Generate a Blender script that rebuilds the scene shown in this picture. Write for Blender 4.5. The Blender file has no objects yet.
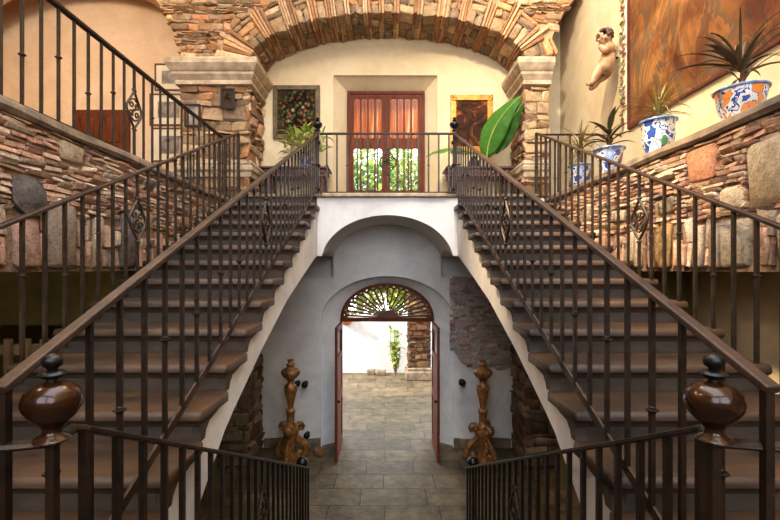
import bpy, math, random
from mathutils import Vector, Matrix, noise
R = random.Random(7)
PI = math.pi
EYE = 3.28                      # the eye stands this far above the ground floor
C = bpy.context.scene.collection
WLOC = {}                       # world location of every parent while building (heights from the eye)

# ---------------------------------------------------------------- helpers
def lin(c):
    def f(v):
        v /= 255.0
        return v / 12.92 if v <= 0.04045 else ((v + 0.055) / 1.055) ** 2.4
    return (f(c[0]), f(c[1]), f(c[2]), 1.0)

class MB:
    def __init__(s):
        s.v = []; s.f = []; s.c = []
    def add(s, verts, faces, col=(1, 1, 1, 1)):
        b = len(s.v)
        s.v.extend([tuple(p) for p in verts]); s.c.extend([col] * len(verts))
        s.f.extend([tuple(i + b for i in f) for f in faces])
        return s
    def box(s, a, b, col=(1, 1, 1, 1)):
        x0, y0, z0 = (min(a[i], b[i]) for i in range(3)); x1, y1, z1 = (max(a[i], b[i]) for i in range(3))
        return s.add([(x0,y0,z0),(x1,y0,z0),(x1,y1,z0),(x0,y1,z0),(x0,y0,z1),(x1,y0,z1),(x1,y1,z1),(x0,y1,z1)],
              [(0,3,2,1),(4,5,6,7),(0,1,5,4),(1,2,6,5),(2,3,7,6),(3,0,4,7)], col)
    def bar(s, p, q, w, h, up=(0, 0, 1), col=(1, 1, 1, 1), w2=None, h2=None):
        p = Vector(p); q = Vector(q); d = (q - p).normalized(); u = Vector(up)
        if abs(d.dot(u)) > 0.999: u = Vector((0, 1, 0))
        sd = d.cross(u).normalized(); u = sd.cross(d).normalized()
        w2 = w if w2 is None else w2; h2 = h if h2 is None else h2
        vs = [p + sd*a*w/2 + u*b*h/2 for a, b in ((-1,-1),(1,-1),(1,1),(-1,1))] + [q + sd*a*w2/2 + u*b*h2/2 for a, b in ((-1,-1),(1,-1),(1,1),(-1,1))]
        return s.add(vs, [(0,1,2,3),(7,6,5,4),(0,4,5,1),(1,5,6,2),(2,6,7,3),(3,7,4,0)], col)
    def loft(s, rings, closed=True, caps=True, loop=False, col=(1, 1, 1, 1)):
        n = len(rings[0]); vs = [p for r in rings for p in r]; fs = []
        m = len(rings)
        for i in range(m if loop else m - 1):
            j = (i + 1) % m
            for k in range(n if closed else n - 1):
                l = (k + 1) % n
                fs.append((i*n+k, i*n+l, j*n+l, j*n+k))
        if caps and closed and not loop:
            fs.append(tuple(range(n - 1, -1, -1))); fs.append(tuple((m-1)*n + k for k in range(n)))
        return s.add(vs, fs, col)
    def tube(s, pts, r, n=8, caps=True, loop=False, col=(1, 1, 1, 1), flat=1.0):
        pts = [Vector(p) for p in pts]; m = len(pts); rings = []; prev = None
        for i, p in enumerate(pts):
            if loop: t = pts[(i+1) % m] - pts[i-1]
            else: t = pts[min(i+1, m-1)] - pts[max(i-1, 0)]
            t = t.normalized() if t.length > 1e-9 else Vector((0, 0, 1))
            if prev is None:
                a = Vector((0, 0, 1)) if abs(t.z) < 0.9 else Vector((1, 0, 0))
                u = (a - t * a.dot(t)).normalized()
            else:
                u = prev - t * prev.dot(t)
                u = u.normalized() if u.length > 1e-6 else t.orthogonal().normalized()
            prev = u; w = t.cross(u)
            rr = r[i] if isinstance(r, (list, tuple)) else r
            rings.append([p + u*math.cos(2*PI*k/n)*rr + w*math.sin(2*PI*k/n)*rr*flat for k in range(n)])
        return s.loft(rings, True, caps, loop, col)
    def lathe(s, prof, c=(0, 0, 0), n=24, col=(1, 1, 1, 1), lobes=0, amp=0.0):
        c = Vector(c); rings = []
        for r, z in prof:
            r = max(r, 0.0005)
            rings.append([c + Vector((r*(1+amp*math.cos(lobes*2*PI*k/n))*math.cos(2*PI*k/n), r*(1+amp*math.cos(lobes*2*PI*k/n))*math.sin(2*PI*k/n), z)) for k in range(n)])
        return s.loft(rings, True, True, False, col)
    def prism(s, poly, axis, a, b, col=(1, 1, 1, 1)):
        """poly in the two other axes; axis 0 -> (y,z), 1 -> (x,z), 2 -> (x,y)"""
        def P(u, v, t): return (t, u, v) if axis == 0 else (u, t, v) if axis == 1 else (u, v, t)
        n = len(poly)
        vs = [P(u, v, a) for u, v in poly] + [P(u, v, b) for u, v in poly]
        fs = [tuple(range(n)), tuple(range(2*n - 1, n - 1, -1))] + [(i, i + n, (i+1) % n + n, (i+1) % n) for i in range(n)]
        return s.add(vs, fs, col)
    def ball(s, c, r, n=12, m=8, sc=(1, 1, 1), col=(1, 1, 1, 1)):
        rings = []
        for i in range(1, m):
            a = PI * i / m
            rings.append([(c[0]+r*sc[0]*math.sin(a)*math.cos(2*PI*k/n), c[1]+r*sc[1]*math.sin(a)*math.sin(2*PI*k/n), c[2]-r*sc[2]*math.cos(a)) for k in range(n)])
        return s.loft(rings, True, True, False, col)
    def leaf(s, base, az, el, length, width, droop=0.6, seg=6, fold=0.25, col=(1, 1, 1, 1), twist=0.0, tip=0.75):
        """an arching leaf blade with a folded midrib"""
        p = Vector(base); rows = []; st = length / seg
        for i in range(seg + 1):
            t = i / seg; e = el - droop * t * t * 1.6
            d = Vector((math.cos(az)*math.cos(e), math.sin(az)*math.cos(e), math.sin(e)))
            sd = Vector((-math.sin(az), math.cos(az), 0)); up = sd.cross(d) * -1
            sd = (Matrix.Rotation(twist, 3, d) @ sd); up = (Matrix.Rotation(twist, 3, d) @ up)
            w = width * (math.sin(PI * min(1, (t * 0.93 + 0.07)) ** tip)) * 0.5 + 0.0008
            rows.append([p - sd*w + up*w*fold, p.copy(), p + sd*w + up*w*fold])
            p = p + d * st
        return s.loft(rows, False, False, False, col)
    def build(s, name, mat, parent=None, angle=40, bevel=0, solid=0, subsurf=0, recalc=True):
        xs = [p[0] for p in s.v]; ys = [p[1] for p in s.v]; zs = [p[2] for p in s.v]
        o0 = Vector(((min(xs)+max(xs))/2, (min(ys)+max(ys))/2, min(zs)))
        me = bpy.data.meshes.new(name)
        me.from_pydata([(p[0]-o0.x, p[1]-o0.y, p[2]-o0.z) for p in s.v], [], s.f)
        if any(c != (1, 1, 1, 1) for c in s.c):
            ca = me.color_attributes.new('Col', 'FLOAT_COLOR', 'POINT')
            ca.data.foreach_set('color', [x for c in s.c for x in c])
        if recalc:
            import bmesh
            bm = bmesh.new(); bm.from_mesh(me); bmesh.ops.recalc_face_normals(bm, faces=bm.faces); bm.to_mesh(me); bm.free()
        me.polygons.foreach_set('use_smooth', [True] * len(me.polygons))
        me.set_sharp_from_angle(angle=math.radians(angle))
        me.materials.append(mat); me.update()
        o = bpy.data.objects.new(name, me); C.objects.link(o)
        if parent is not None:
            o.parent = parent; o.location = o0 - WLOC[parent]
        else: o.location = o0
        WLOC[o] = o0
        if bevel:
            m = o.modifiers.new('edge', 'BEVEL'); m.width = bevel; m.segments = 2; m.limit_method = 'ANGLE'
        if solid:
            m = o.modifiers.new('thick', 'SOLIDIFY'); m.thickness = solid; m.offset = 0
        if subsurf:
            m = o.modifiers.new('sub', 'SUBSURF'); m.levels = subsurf; m.render_levels = subsurf
        return o

def tag(o, label=None, cat=None, group=None, kind=None):
    if label: o['label'] = label
    if cat: o['category'] = cat
    if group: o['group'] = group
    if kind: o['kind'] = kind
    return o
def thing(name, loc, label, cat, group=None, kind=None):
    o = bpy.data.objects.new(name, None); C.objects.link(o); o.location = loc; o.empty_display_size = 0.1
    WLOC[o] = Vector(loc)
    return tag(o, label, cat, group, kind)
def copy_of(o, parent, loc, deep=True):
    c = o.copy(); C.objects.link(c); c.parent = parent
    c.location = Vector(loc) - (WLOC[parent] if parent is not None else Vector((0, 0, 0)))
    WLOC[c] = Vector(loc)
    if deep:
        for ch in list(o.children):
            d = ch.copy(); C.objects.link(d); d.parent = c
            WLOC[d] = Vector(loc) + ch.location
    return c

# ---------------------------------------------------------------- materials
class Mat:
    def __init__(s, name):
        s.m = bpy.data.materials.new(name); s.m.use_nodes = True; s.t = s.m.node_tree; s.n = s.t.nodes; s.l = s.t.links
        s.b = s.n['Principled BSDF']; s.tc = s.n.new('ShaderNodeTexCoord')
    def node(s, t, **k):
        n = s.n.new(t)
        for a, b in k.items(): setattr(n, a, b)
        return n
    def link(s, a, b): s.l.new(a, b)
    def noise(s, scale, detail=6, rough=0.6, vec=None, dist=0.0):
        n = s.node('ShaderNodeTexNoise'); n.inputs['Scale'].default_value = scale; n.inputs['Detail'].default_value = detail
        n.inputs['Roughness'].default_value = rough; n.inputs['Distortion'].default_value = dist
        s.link(vec or s.tc.outputs['Object'], n.inputs['Vector']); return n
    def ramp(s, fac, stops, interp='LINEAR'):
        r = s.node('ShaderNodeValToRGB'); r.color_ramp.interpolation = interp
        e = r.color_ramp.elements
        while len(e) < len(stops): e.new(0.5)
        for i, (p, c) in enumerate(stops): e[i].position = p; e[i].color = lin(c) if len(c) == 3 else c
        s.link(fac, r.inputs['Fac']); return r
    def mix(s, fac, a, b, mode='MIX'):
        m = s.node('ShaderNodeMix', data_type='RGBA', blend_type=mode)
        for sock, val in ((m.inputs[0], fac), (m.inputs[6], a), (m.inputs[7], b)):
            if hasattr(val, 'links') or hasattr(val, 'is_linked'): s.link(val, sock)
            elif isinstance(val, (int, float)): sock.default_value = val
            else: sock.default_value = lin(val) if len(val) == 3 else val
        return m.outputs[2]
    def mapping(s, scale=(1, 1, 1), rot=(0, 0, 0), loc=(0, 0, 0), vec=None):
        m = s.node('ShaderNodeMapping'); m.inputs['Scale'].default_value = scale; m.inputs['Rotation'].default_value = rot; m.inputs['Location'].default_value = loc
        s.link(vec or s.tc.outputs['Object'], m.inputs['Vector']); return m.outputs[0]
    def bump(s, h, strength=0.3, dist=0.02):
        b = s.node('ShaderNodeBump'); b.inputs['Strength'].default_value = strength; b.inputs['Distance'].default_value = dist
        s.link(h, b.inputs['Height']); s.link(b.outputs[0], s.b.inputs['Normal'])
    def math(s, op, a, b=0.0):
        m = s.node('ShaderNodeMath', operation=op)
        for i, v in enumerate((a, b)):
            if isinstance(v, (int, float)): m.inputs[i].default_value = v
            else: s.link(v, m.inputs[i])
        return m.outputs[0]
    def done(s, col=None, rough=0.7, metal=0.0, spec=None):
        if col is not None:
            if hasattr(col, 'links'): s.link(col, s.b.inputs['Base Color'])
            else: s.b.inputs['Base Color'].default_value = lin(col)
        s.b.inputs['Roughness'].default_value = rough; s.b.inputs['Metallic'].default_value = metal
        if spec is not None: s.b.inputs['Specular IOR Level'].default_value = spec
        return s.m

def simple(name, c1, c2, scale=6, rough=0.7, metal=0.0, bump=0.2, bscale=None, stretch=(1, 1, 1), lo=0.35, hi=0.65, spec=None, dist=0.01):
    m = Mat(name); v = m.mapping(stretch)
    n = m.noise(scale, vec=v); r = m.ramp(n.outputs[0], [(lo, c1), (hi, c2)])
    if bump:
        n2 = m.noise(bscale or scale*4, vec=v); m.bump(n2.outputs[0], bump, dist)
    return m.done(r.outputs[0], rough, metal, spec)

def vcol(name, scale=14, rough=0.9, bump=0.8, lo=(194, 191, 188), hi=(255, 255, 255), dist=0.04, bscale=22):
    m = Mat(name); a = m.node('ShaderNodeVertexColor', layer_name='Col')
    n = m.noise(scale, 8, 0.65); r = m.ramp(n.outputs[0], [(0.3, lo), (0.7, hi)])
    c = m.mix(1.0, a.outputs[0], r.outputs[0], 'MULTIPLY')
    if rough > 0.8:
        n3 = m.noise(bscale*2.4, 3, 0.6); r3 = m.ramp(n3.outputs[0], [(0.30, (196, 188, 180)), (0.52, (255, 255, 255)), (0.7, (236, 228, 218))])
        c = m.mix(1.0, c, r3.outputs[0], 'MULTIPLY')
    n2 = m.noise(bscale, 8, 0.7); m.bump(n2.outputs[0], bump, dist)
    return m.done(c, rough, 0, 0.15)

def plaster(name, base, stain, scale=1.6, bump=0.25):
    m = Mat(name); n = m.noise(scale, 8, 0.65, dist=0.6); r = m.ramp(n.outputs[0], [(0.35, stain), (0.6, base)])
    n3 = m.noise(9, 4); c = m.mix(0.12, r.outputs[0], n3.outputs[0], 'MULTIPLY')
    n2 = m.noise(7, 8, 0.6); m.bump(n2.outputs[0], bump, 0.02)
    return m.done(c, 0.9, 0, 0.2)

M = {}
M['plaster_white'] = plaster('whitewashed plaster', (226, 223, 221), (203, 200, 200))
M['plaster_cream'] = plaster('cream plaster', (216, 196, 160), (202, 180, 140))
M['plaster_warm'] = plaster('warm cream plaster', (226, 198, 166), (212, 180, 146))
M['plaster_olive'] = plaster('olive plaster', (112, 104, 62), (88, 82, 50))
M['mortar'] = simple('earth mortar', (112, 84, 62), (150, 118, 88), 9, 0.95, bump=0.6)
M['mortar_red'] = simple('earth mortar of the arch', (150, 116, 86), (184, 148, 112), 9, 0.95, bump=0.6)
M['stones'] = vcol('old bricks and rubble')
M['carved'] = simple('carved grey stone', (142, 122, 98), (186, 166, 138), 7, 0.9, bump=0.35, bscale=40)
M['coping'] = simple('weathered coping stone', (78, 66, 54), (132, 112, 90), 6, 0.8, bump=0.5, bscale=25)
M['tread'] = simple('worn brown step stone', (28, 18, 12), (74, 52, 33), 3.5, 0.5, bump=0.35, bscale=22, stretch=(0.5, 1, 1), spec=0.35)
M['riser'] = simple('grey brown riser stone', (36, 28, 22), (68, 56, 45), 5, 0.75, bump=0.4, bscale=24, stretch=(0.5, 1, 1))
M['iron'] = simple('dark wrought iron', (22, 14, 9), (52, 35, 22), 9, 0.45, 0.5, 0.25, 60)
M['iron_grey'] = simple('grey wrought iron', (38, 30, 23), (70, 55, 41), 9, 0.48, 0.45, 0.2, 60)
M['handrail'] = simple('worn brown iron handrail', (36, 23, 15), (72, 49, 34), 8, 0.5, 0.3, 0.35, 30, lo=0.3, hi=0.7)
M['copper'] = simple('polished brown copper', (34, 17, 8), (58, 32, 15), 6, 0.16, 0.35, 0.15, 14)
M['wood_door'] = simple('red brown door wood', (66, 25, 8), (108, 50, 18), 5, 0.6, 0, 0.25, 20, (6, 6, 0.6), spec=0.2)
M['wood_dark'] = simple('dark table wood', (52, 24, 15), (92, 46, 28), 5, 0.4, 0, 0.2, 20, (0.6, 6, 6))
M['wood_pale'] = simple('pale weathered wood', (150, 124, 88), (196, 168, 122), 5, 0.7, 0, 0.25, 20, (6, 6, 0.6))
M['wood_screen'] = simple('dark slat wood', (70, 52, 32), (104, 80, 50), 5, 0.7)
M['wood_fan'] = simple('dark fan wood', (60, 32, 16), (102, 60, 30), 8, 0.6)
M['gilt'] = simple('gilded wood with painted highlights', (36, 21, 10), (190, 134, 72), 17, 0.42, 0.3, 0.5, 26, lo=0.3, hi=0.75)  # noise paints the carving's highlights and dark recesses into the gilding colour
M['terracotta'] = simple('terracotta', (168, 92, 56), (204, 126, 84), 9, 0.8)
M['soil'] = simple('dark potting soil', (36, 26, 20), (66, 50, 38), 30, 0.95, bump=0.8)
M['skin_wood'] = simple('painted carved wood flesh', (136, 98, 64), (184, 140, 98), 9, 0.5, 0, 0.2, 30)
M['hair_wood'] = simple('painted dark hair', (58, 34, 20), (92, 58, 36), 16, 0.6)
M['frame_dark'] = simple('dark red frame wood', (62, 22, 16), (92, 36, 26), 6, 0.45)
M['frame_olive'] = simple('aged olive gilt frame', (60, 45, 20), (98, 76, 38), 9, 0.5, 0.2)
M['frame_gold'] = simple('orange gold frame', (146, 86, 18), (206, 138, 42), 9, 0.4, 0.35)
M['mat_board'] = simple('cream mat board', (214, 200, 170), (226, 214, 188), 3, 0.9, bump=0)
M['leaf'] = vcol('leaf green', 20, 0.5, 0.15, (200, 200, 200), (255, 255, 255), 0.01)
M['black_iron'] = simple('black painted iron', (14, 13, 13), (30, 27, 26), 9, 0.35, 0.5, 0.1)
M['bark'] = simple('brown bark', (70, 52, 38), (112, 88, 66), 14, 0.9, bump=0.6)

def mat_garden():
    m = Mat('sunlit garden leaves'); a = m.node('ShaderNodeVertexColor', layer_name='Col'); t = m.node('ShaderNodeBsdfTranslucent'); d = m.node('ShaderNodeBsdfDiffuse'); mx = m.node('ShaderNodeMixShader'); mx.inputs[0].default_value = 0.5
    m.link(a.outputs[0], t.inputs[0]); m.link(a.outputs[0], d.inputs[0]); m.link(d.outputs[0], mx.inputs[1]); m.link(t.outputs[0], mx.inputs[2]); m.link(mx.outputs[0], m.n['Material Output'].inputs['Surface']); return m.m
M['garden'] = mat_garden()
def mat_floor():
    m = Mat('slate paving'); 
    w = m.noise(2.2, 3, 0.5); v = m.mix(0.09, m.tc.outputs['Object'], w.outputs['Color'])
    b = m.node('ShaderNodeTexBrick'); b.offset = 0.37; b.offset_frequency = 2; b.squash = 1.25; b.squash_frequency = 3
    m.link(v, b.inputs['Vector'])
    for k, x in (('Scale', 1.0), ('Brick Width', 0.70), ('Row Height', 0.42), ('Mortar Size', 0.010), ('Mortar Smooth', 0.4), ('Bias', 0.0)): b.inputs[k].default_value = x
    b.inputs['Color1'].default_value = lin((116, 101, 76)); b.inputs['Color2'].default_value = lin((88, 76, 56)); b.inputs['Mortar'].default_value = lin((58, 48, 35))
    n = m.noise(5, 8, 0.7); r = m.ramp(n.outputs[0], [(0.32, (120, 108, 88)), (0.68, (255, 250, 240))])
    c = m.mix(1.0, b.outputs[0], r.outputs[0], 'MULTIPLY')
    n2 = m.noise(14, 8, 0.65); h = m.math('ADD', m.math('MULTIPLY', b.outputs['Fac'], -0.7), m.math('MULTIPLY', n2.outputs[0], 0.8))
    m.bump(h, 0.8, 0.03)
    return m.done(c, 0.5, 0, 0.45)
M['floor'] = mat_floor()

def mat_talavera(name, body, seed, stops, sc):
    m = Mat(name); s = m.node('ShaderNodeSeparateXYZ'); m.link(m.tc.outputs['Object'], s.inputs[0])
    a = m.math('ARCTAN2', s.outputs[1], s.outputs[0]); cb = m.node('ShaderNodeCombineXYZ')
    m.link(m.math('MULTIPLY', a, 0.17), cb.inputs[0]); m.link(s.outputs[2], cb.inputs[1]); cb.inputs[2].default_value = seed
    n = m.noise(14, 2, 0.5, vec=cb.outputs[0]); v = m.mix(0.10, cb.outputs[0], n.outputs['Color'])
    vo = m.node('ShaderNodeTexVoronoi'); vo.inputs['Scale'].default_value = sc; m.link(v, vo.inputs['Vector'])
    cell = m.ramp(vo.outputs['Color'], stops, 'CONSTANT')
    rings = m.ramp(m.math('FRACT', m.math('MULTIPLY', vo.outputs['Distance'], 3.4)), [(0.0, (196, 196, 192)), (0.3, (30, 60, 132)), (0.62, (186, 186, 180))], 'CONSTANT')
    c = m.mix(m.ramp(vo.outputs['Distance'], [(0.0, (0, 0, 0)), (0.43, (255, 255, 255))], 'CONSTANT').outputs[0], cell.outputs[0], rings.outputs[0])
    return m.done(c, 0.22, 0, 0.6)
BL, WH, OR, GR, YE = (36, 66, 136), (196, 192, 182), (206, 120, 44), (66, 128, 74), (220, 176, 70)
M['tal_orange'] = mat_talavera('orange and blue glazed pottery', OR, 0, [(0.0, OR), (0.34, BL), (0.42, OR), (0.64, GR), (0.70, OR)], 12)
M['tal_blue'] = mat_talavera('blue and green glazed pottery', WH, 3, [(0.0, (150, 170, 200)), (0.3, BL), (0.5, YE), (0.6, GR), (0.7, BL)], 10)
M['tal_white'] = mat_talavera('blue and white glazed pottery', WH, 5, [(0.0, (120, 140, 180)), (0.4, BL), (0.55, (170, 180, 200)), (0.75, (120, 60, 50))], 9)
M['glaze_blue'] = simple('blue glazed rim', (66, 92, 140), (126, 150, 186), 18, 0.25, bump=0)

def mat_folds():
    m = Mat('large brown canvas of painted drapery'); n = m.noise(1.1, 3, 0.5, dist=1.5)
    v = m.mapping((1, 1.5, 0.6), (0.35, 0, 0)); n1 = m.noise(1.1, 4, 0.62, vec=v, dist=2.2)
    r = m.ramp(n1.outputs[0], [(0.28, (74, 58, 42)), (0.40, (132, 90, 46)), (0.48, (100, 86, 68)), (0.53, (158, 112, 60)), (0.60, (118, 84, 52)), (0.72, (150, 100, 48))])
    r2 = m.ramp(n.outputs[0], [(0.35, (150, 96, 60)), (0.65, (255, 236, 205))])
    c = m.mix(1.0, r.outputs[0], r2.outputs[0], 'MULTIPLY'); n3 = m.noise(40, 3); m.bump(n3.outputs[0], 0.1)
    return m.done(c, 0.6, 0, 0.3)
M['folds'] = mat_folds()
def mat_bouquet(bg, stops, sc, rad, cz):
    m = Mat('painted bouquet'); v = m.node('ShaderNodeTexVoronoi'); v.inputs['Scale'].default_value = sc; m.link(m.tc.outputs['Object'], v.inputs['Vector'])
    r = m.ramp(v.outputs['Color'], stops, 'CONSTANT'); g = m.node('ShaderNodeVectorMath', operation='LENGTH')
    m.link(m.mapping((1/rad, 0, 0.8/rad), (0, 0, 0), (0, 0, -cz/rad*0.8)), g.inputs[0])
    n = m.noise(6, 4, 0.6); f = m.math('ADD', g.outputs['Value'], m.math('MULTIPLY', n.outputs[0], 0.6))
    k = m.ramp(f, [(0.7, (0, 0, 0)), (1.25, (255, 255, 255))]); d = m.ramp(v.outputs['Distance'], [(0.0, (255, 255, 255)), (0.6, (60, 56, 44))])
    c = m.mix(1.0, r.outputs[0], d.outputs[0], 'MULTIPLY')
    return m.done(m.mix(k.outputs[0], c, bg), 0.85, 0, 0.1)
M['bouquet'] = mat_bouquet((48, 40, 22), [(0, (116, 106, 60)), (0.3, (190, 172, 124)), (0.42, (126, 44, 34)), (0.55, (84, 92, 58)), (0.68, (140, 96, 66)), (0.8, (70, 66, 40))], 15, 0.6, 0.44)
M['roses'] = mat_bouquet((52, 44, 36), [(0, (150, 34, 30)), (0.4, (92, 84, 46)), (0.6, (170, 60, 50)), (0.75, (60, 64, 40))], 22, 0.11, 0.15)
M['darkcanvas'] = (lambda m: m.done(m.ramp(m.noise(3.2, 5, 0.6, dist=1.6).outputs[0], [(0.38, (34, 20, 12)), (0.52, (64, 34, 18)), (0.62, (134, 76, 38)), (0.72, (74, 40, 22))]).outputs[0], 0.8, 0, 0.12))(Mat('dark varnished canvas'))
M['photo'] = simple('faded landscape print', (66, 62, 70), (160, 146, 128), 5, 0.5, bump=0)
M['drape'] = (lambda m: m.done(m.ramp(m.noise(2.6, 3, 0.5, vec=m.mapping((7, 1, 0.4))).outputs[0], [(0.38, (196, 90, 8)), (0.56, (224, 124, 22)), (0.70, (244, 206, 140))]).outputs[0], 0.85, 0, 0.2))(Mat('terracotta striped cloth'))
def mat_glass():
    m = Mat('old window glass'); t = m.node('ShaderNodeBsdfTransparent'); g = m.node('ShaderNodeBsdfGlossy'); g.inputs['Roughness'].default_value = 0.35
    mx = m.node('ShaderNodeMixShader'); mx.inputs[0].default_value = 0.01; m.link(t.outputs[0], mx.inputs[1]); m.link(g.outputs[0], mx.inputs[2])
    m.link(mx.outputs[0], m.n['Material Output'].inputs['Surface']); return m.m
M['glass'] = mat_glass()

# ---------------------------------------------------------------- masonry built stone by stone
LAT = []
for i in range(4):
    for j in range(4):
        for k in range(4):
            if i in (0, 3) or j in (0, 3) or k in (0, 3): LAT.append((i, j, k))
LIX = {p: n for n, p in enumerate(LAT)}
LFACES = []
for ax in range(3):
    for side in (0, 3):
        for a in range(3):
            for b in range(3):
                q = []
                for da, db in ((0, 0), (1, 0), (1, 1), (0, 1)):
                    p = [0, 0, 0]; p[ax] = side; p[(ax+1) % 3] = a + da; p[(ax+2) % 3] = b + db; q.append(LIX[tuple(p)])
                LFACES.append(tuple(q))
def stone(mb, f, u0, u1, v0, v1, w0, w1, col, rough=0.006, rr=None, tilt=0.0):
    h = [abs(u1-u0)/2, abs(v1-v0)/2, abs(w1-w0)/2]; c = [(u0+u1)/2, (v0+v1)/2, (w0+w1)/2]
    r = rr if rr is not None else min(0.4 * min(h[0], h[1]), 0.022); sg = [1 if u1 > u0 else -1, 1 if v1 > v0 else -1, 1 if w1 > w0 else -1]
    skew = [R.uniform(-1, 1) * rough * 1.5 for _ in range(4)]; vs = []
    for p in LAT:
        ex = sum(1 for q in p if q in (0, 3)); ins = (0, 0, 0.32, 0.5)[ex] * r; q3 = []
        for a in range(3):
            s = (-1, -1, 1, 1)[p[a]]; d = h[a] if p[a] in (0, 3) else max(h[a] - r, h[a] * 0.4)
            if p[a] in (0, 3): d -= ins
            q3.append(c[a] + sg[a] * s * d + R.uniform(-rough, rough) * (0.6 if a < 2 else 1.0))
        fu = (q3[0]-c[0]) / max(h[0], 1e-4); fv = (q3[1]-c[1]) / max(h[1], 1e-4)
        q3[1] += skew[0] * fu + tilt * (q3[0]-c[0]); q3[0] += skew[1] * fv
        q3[2] += skew[2] * fu * 2 + skew[3] * fv * 2
        vs.append(f(*q3))
    mb.add(vs, LFACES, col)
def shade_of(pal, j=0.16):
    c = R.choice(pal); k = 1 + R.uniform(-j, j); g = R.uniform(-8, 8)
    return lin((max(0, min(255, c[0]*k+g*0.5)), max(0, min(255, c[1]*k)), max(0, min(255, c[2]*k-g*0.5))))
BRICK = [(208, 166, 142), (216, 178, 154), (194, 150, 128), (222, 196, 170), (182, 148, 132), (226, 206, 184), (200, 168, 148), (210, 186, 162)]
RUBBLE = [(192, 160, 122), (166, 138, 106), (210, 180, 138), (146, 120, 94), (182, 132, 94), (176, 148, 114)]
ARCHB = [(212, 166, 120), (198, 148, 104), (222, 186, 144), (188, 136, 96)]
ARCHS = [(190, 162, 126), (170, 142, 108), (150, 126, 100), (204, 172, 132), (160, 132, 100)]
def courses(mb, f, u0, u1, v0, v1, hr, lr, wr, pal, keep=None, blocks=(), gap=0.008, rough=0.006, tilt=0.0, w0=-0.06, tall=None):
    v = v0
    while v < v1 - 0.012:
        h = R.uniform(*hr)
        if tall and R.random() < tall[0]: h = R.uniform(*tall[1])
        h = min(h, v1 - v); u = u0 - R.uniform(0, lr[0])
        while u < u1:
            l = R.uniform(*lr) * (1 if h < 0.09 else 1.25); a, b = max(u, u0), min(u + l, u1); u += l
            hit = [k for k in blocks if not (b <= k[0] or a >= k[1] or v + h <= k[2] + 0.01 or v >= k[3] - 0.01)]
            if hit:
                k = hit[0]
                if a < k[0] - 0.04: b = k[0]
                elif b > k[1] + 0.04: a = k[1]
                else: continue
            if b - a < 0.03: continue
            if keep and not keep((a+b)/2, v + h/2, a, b): continue
            stone(mb, f, a + gap/2, b - gap/2, v + gap/2, v + h - gap/2, w0, R.uniform(*wr), shade_of(pal), rough, tilt=tilt + R.uniform(-0.02, 0.02))
        v += h
    for k in blocks:
        stone(mb, f, k[0]+gap, k[1]-gap, k[2]+gap, k[3]-gap, w0, k[4] if len(k) > 4 else 0.03, k[5] if len(k) > 5 else shade_of(RUBBLE), 0.006, rr=min(0.35*min(k[1]-k[0], k[3]-k[2]), k[6] if len(k) > 6 else 0.03))

# ---------------------------------------------------------------- the setting
def struct(name, mb, mat, parent=None, **k):
    o = mb.build(name, M[mat], parent, **k)
    if parent is None: o['kind'] = 'structure'
    return o
G = -EYE                 # ground floor
UP = 1.11                # upper floor
struct('floor', MB().box((-9, -3, G - 0.25), (9, 15, G)), 'floor')
# shell
struct('wall_left', MB().box((-8.3, -3, G), (-8.0, 9, 10.4)), 'plaster_warm')
struct('wall_back', MB().box((-8.3, -3.3, G), (3.6, -3.0, 0.9)).box((-8.3, -3.3, 0.9), (-3.0, -3.0, 5.6)).box((-8.3, -3.3, 5.0), (3.6, -3.0, 5.85)).box((-0.2, -3.3, 0.9), (0.2, -3.0, 5.0)).box((3.2, -3.3, 0.9), (3.6, -3.0, 5.0)), 'plaster_cream')
struct('wall_right', MB().box((3.3, -3, G), (3.6, 9, 10.4)), 'plaster_cream')
struct('wall_gallery_end', MB().box((-8.0, 8.6, UP - 0.19), (-2.3, 8.9, 5.6)), 'plaster_warm')
struct('wall_gallery_end_lower', MB().box((-8.0, 8.3, G), (-2.3, 8.6, UP - 0.19)), 'plaster_olive')
cl = MB()
for a, b in (((-8.0, -3, 5.6), (-2.7, 9, 5.85)), ((-2.7, -3, 5.6), (3.3, -2.6, 5.85)), ((-2.7, 6.2, 5.6), (3.3, 9, 5.85))): cl.box(a, b)
struct('ceiling', cl, 'plaster_cream')
struct('wall_sun_block', MB().box((-2.95, -3, 5.85), (-2.7, 6.45, 10.4)).box((-2.7, 6.2, 5.85), (3.3, 6.45, 10.4)), 'plaster_cream')  # unseen walls added above the roof to keep sun out of the skylight

def door_arch(hw, spring, crown, n=28):
    return [(hw * math.cos(PI - PI*i/n), spring + (crown-spring) * math.sin(PI*i/n)) for i in range(n + 1)]
def ring_loft(mb, A, ya, B, yb):
    mb.loft([[(x, ya, z) for x, z in A], [(x, yb, z) for x, z in B]], closed=False, caps=False)
# wall under the landing, with the arched street door and its splayed reveal
OUT = [(-1.21, G)] + door_arch(1.21, -0.95, -0.13) + [(1.21, G)]
INN = [(-0.88, G)] + door_arch(0.88, -0.93, -0.27) + [(0.88, G)]
lw = MB()
poly = [(-2.6, G)] + OUT + [(2.6, G), (2.6, -0.165), (0.99, -0.165), (0.99, UP - 0.03), (-0.99, UP - 0.03), (-0.99, -0.165), (-2.6, -0.165)]
lw.prism(poly, 1, 7.9, 8.0)
ring_loft(lw, OUT, 8.0, INN, 8.2)
poly2 = [(-2.6, G)] + INN + [(2.6, G), (2.6, UP - 0.03), (-2.6, UP - 0.03)]
lw.prism(poly2, 1, 8.2, 8.35)
struct('wall_door', lw, 'plaster_white')
bb = MB()
for s in (-1, 1): bb.prism([(s*1.22, G), (s*2.26, G), (s*2.26, G + 0.17), (s*1.9, G + 0.19), (s*1.5, G + 0.16), (s*1.22, G + 0.18)], 1, 7.87, 7.9)
struct('baseboard_door', bb, 'coping')
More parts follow.
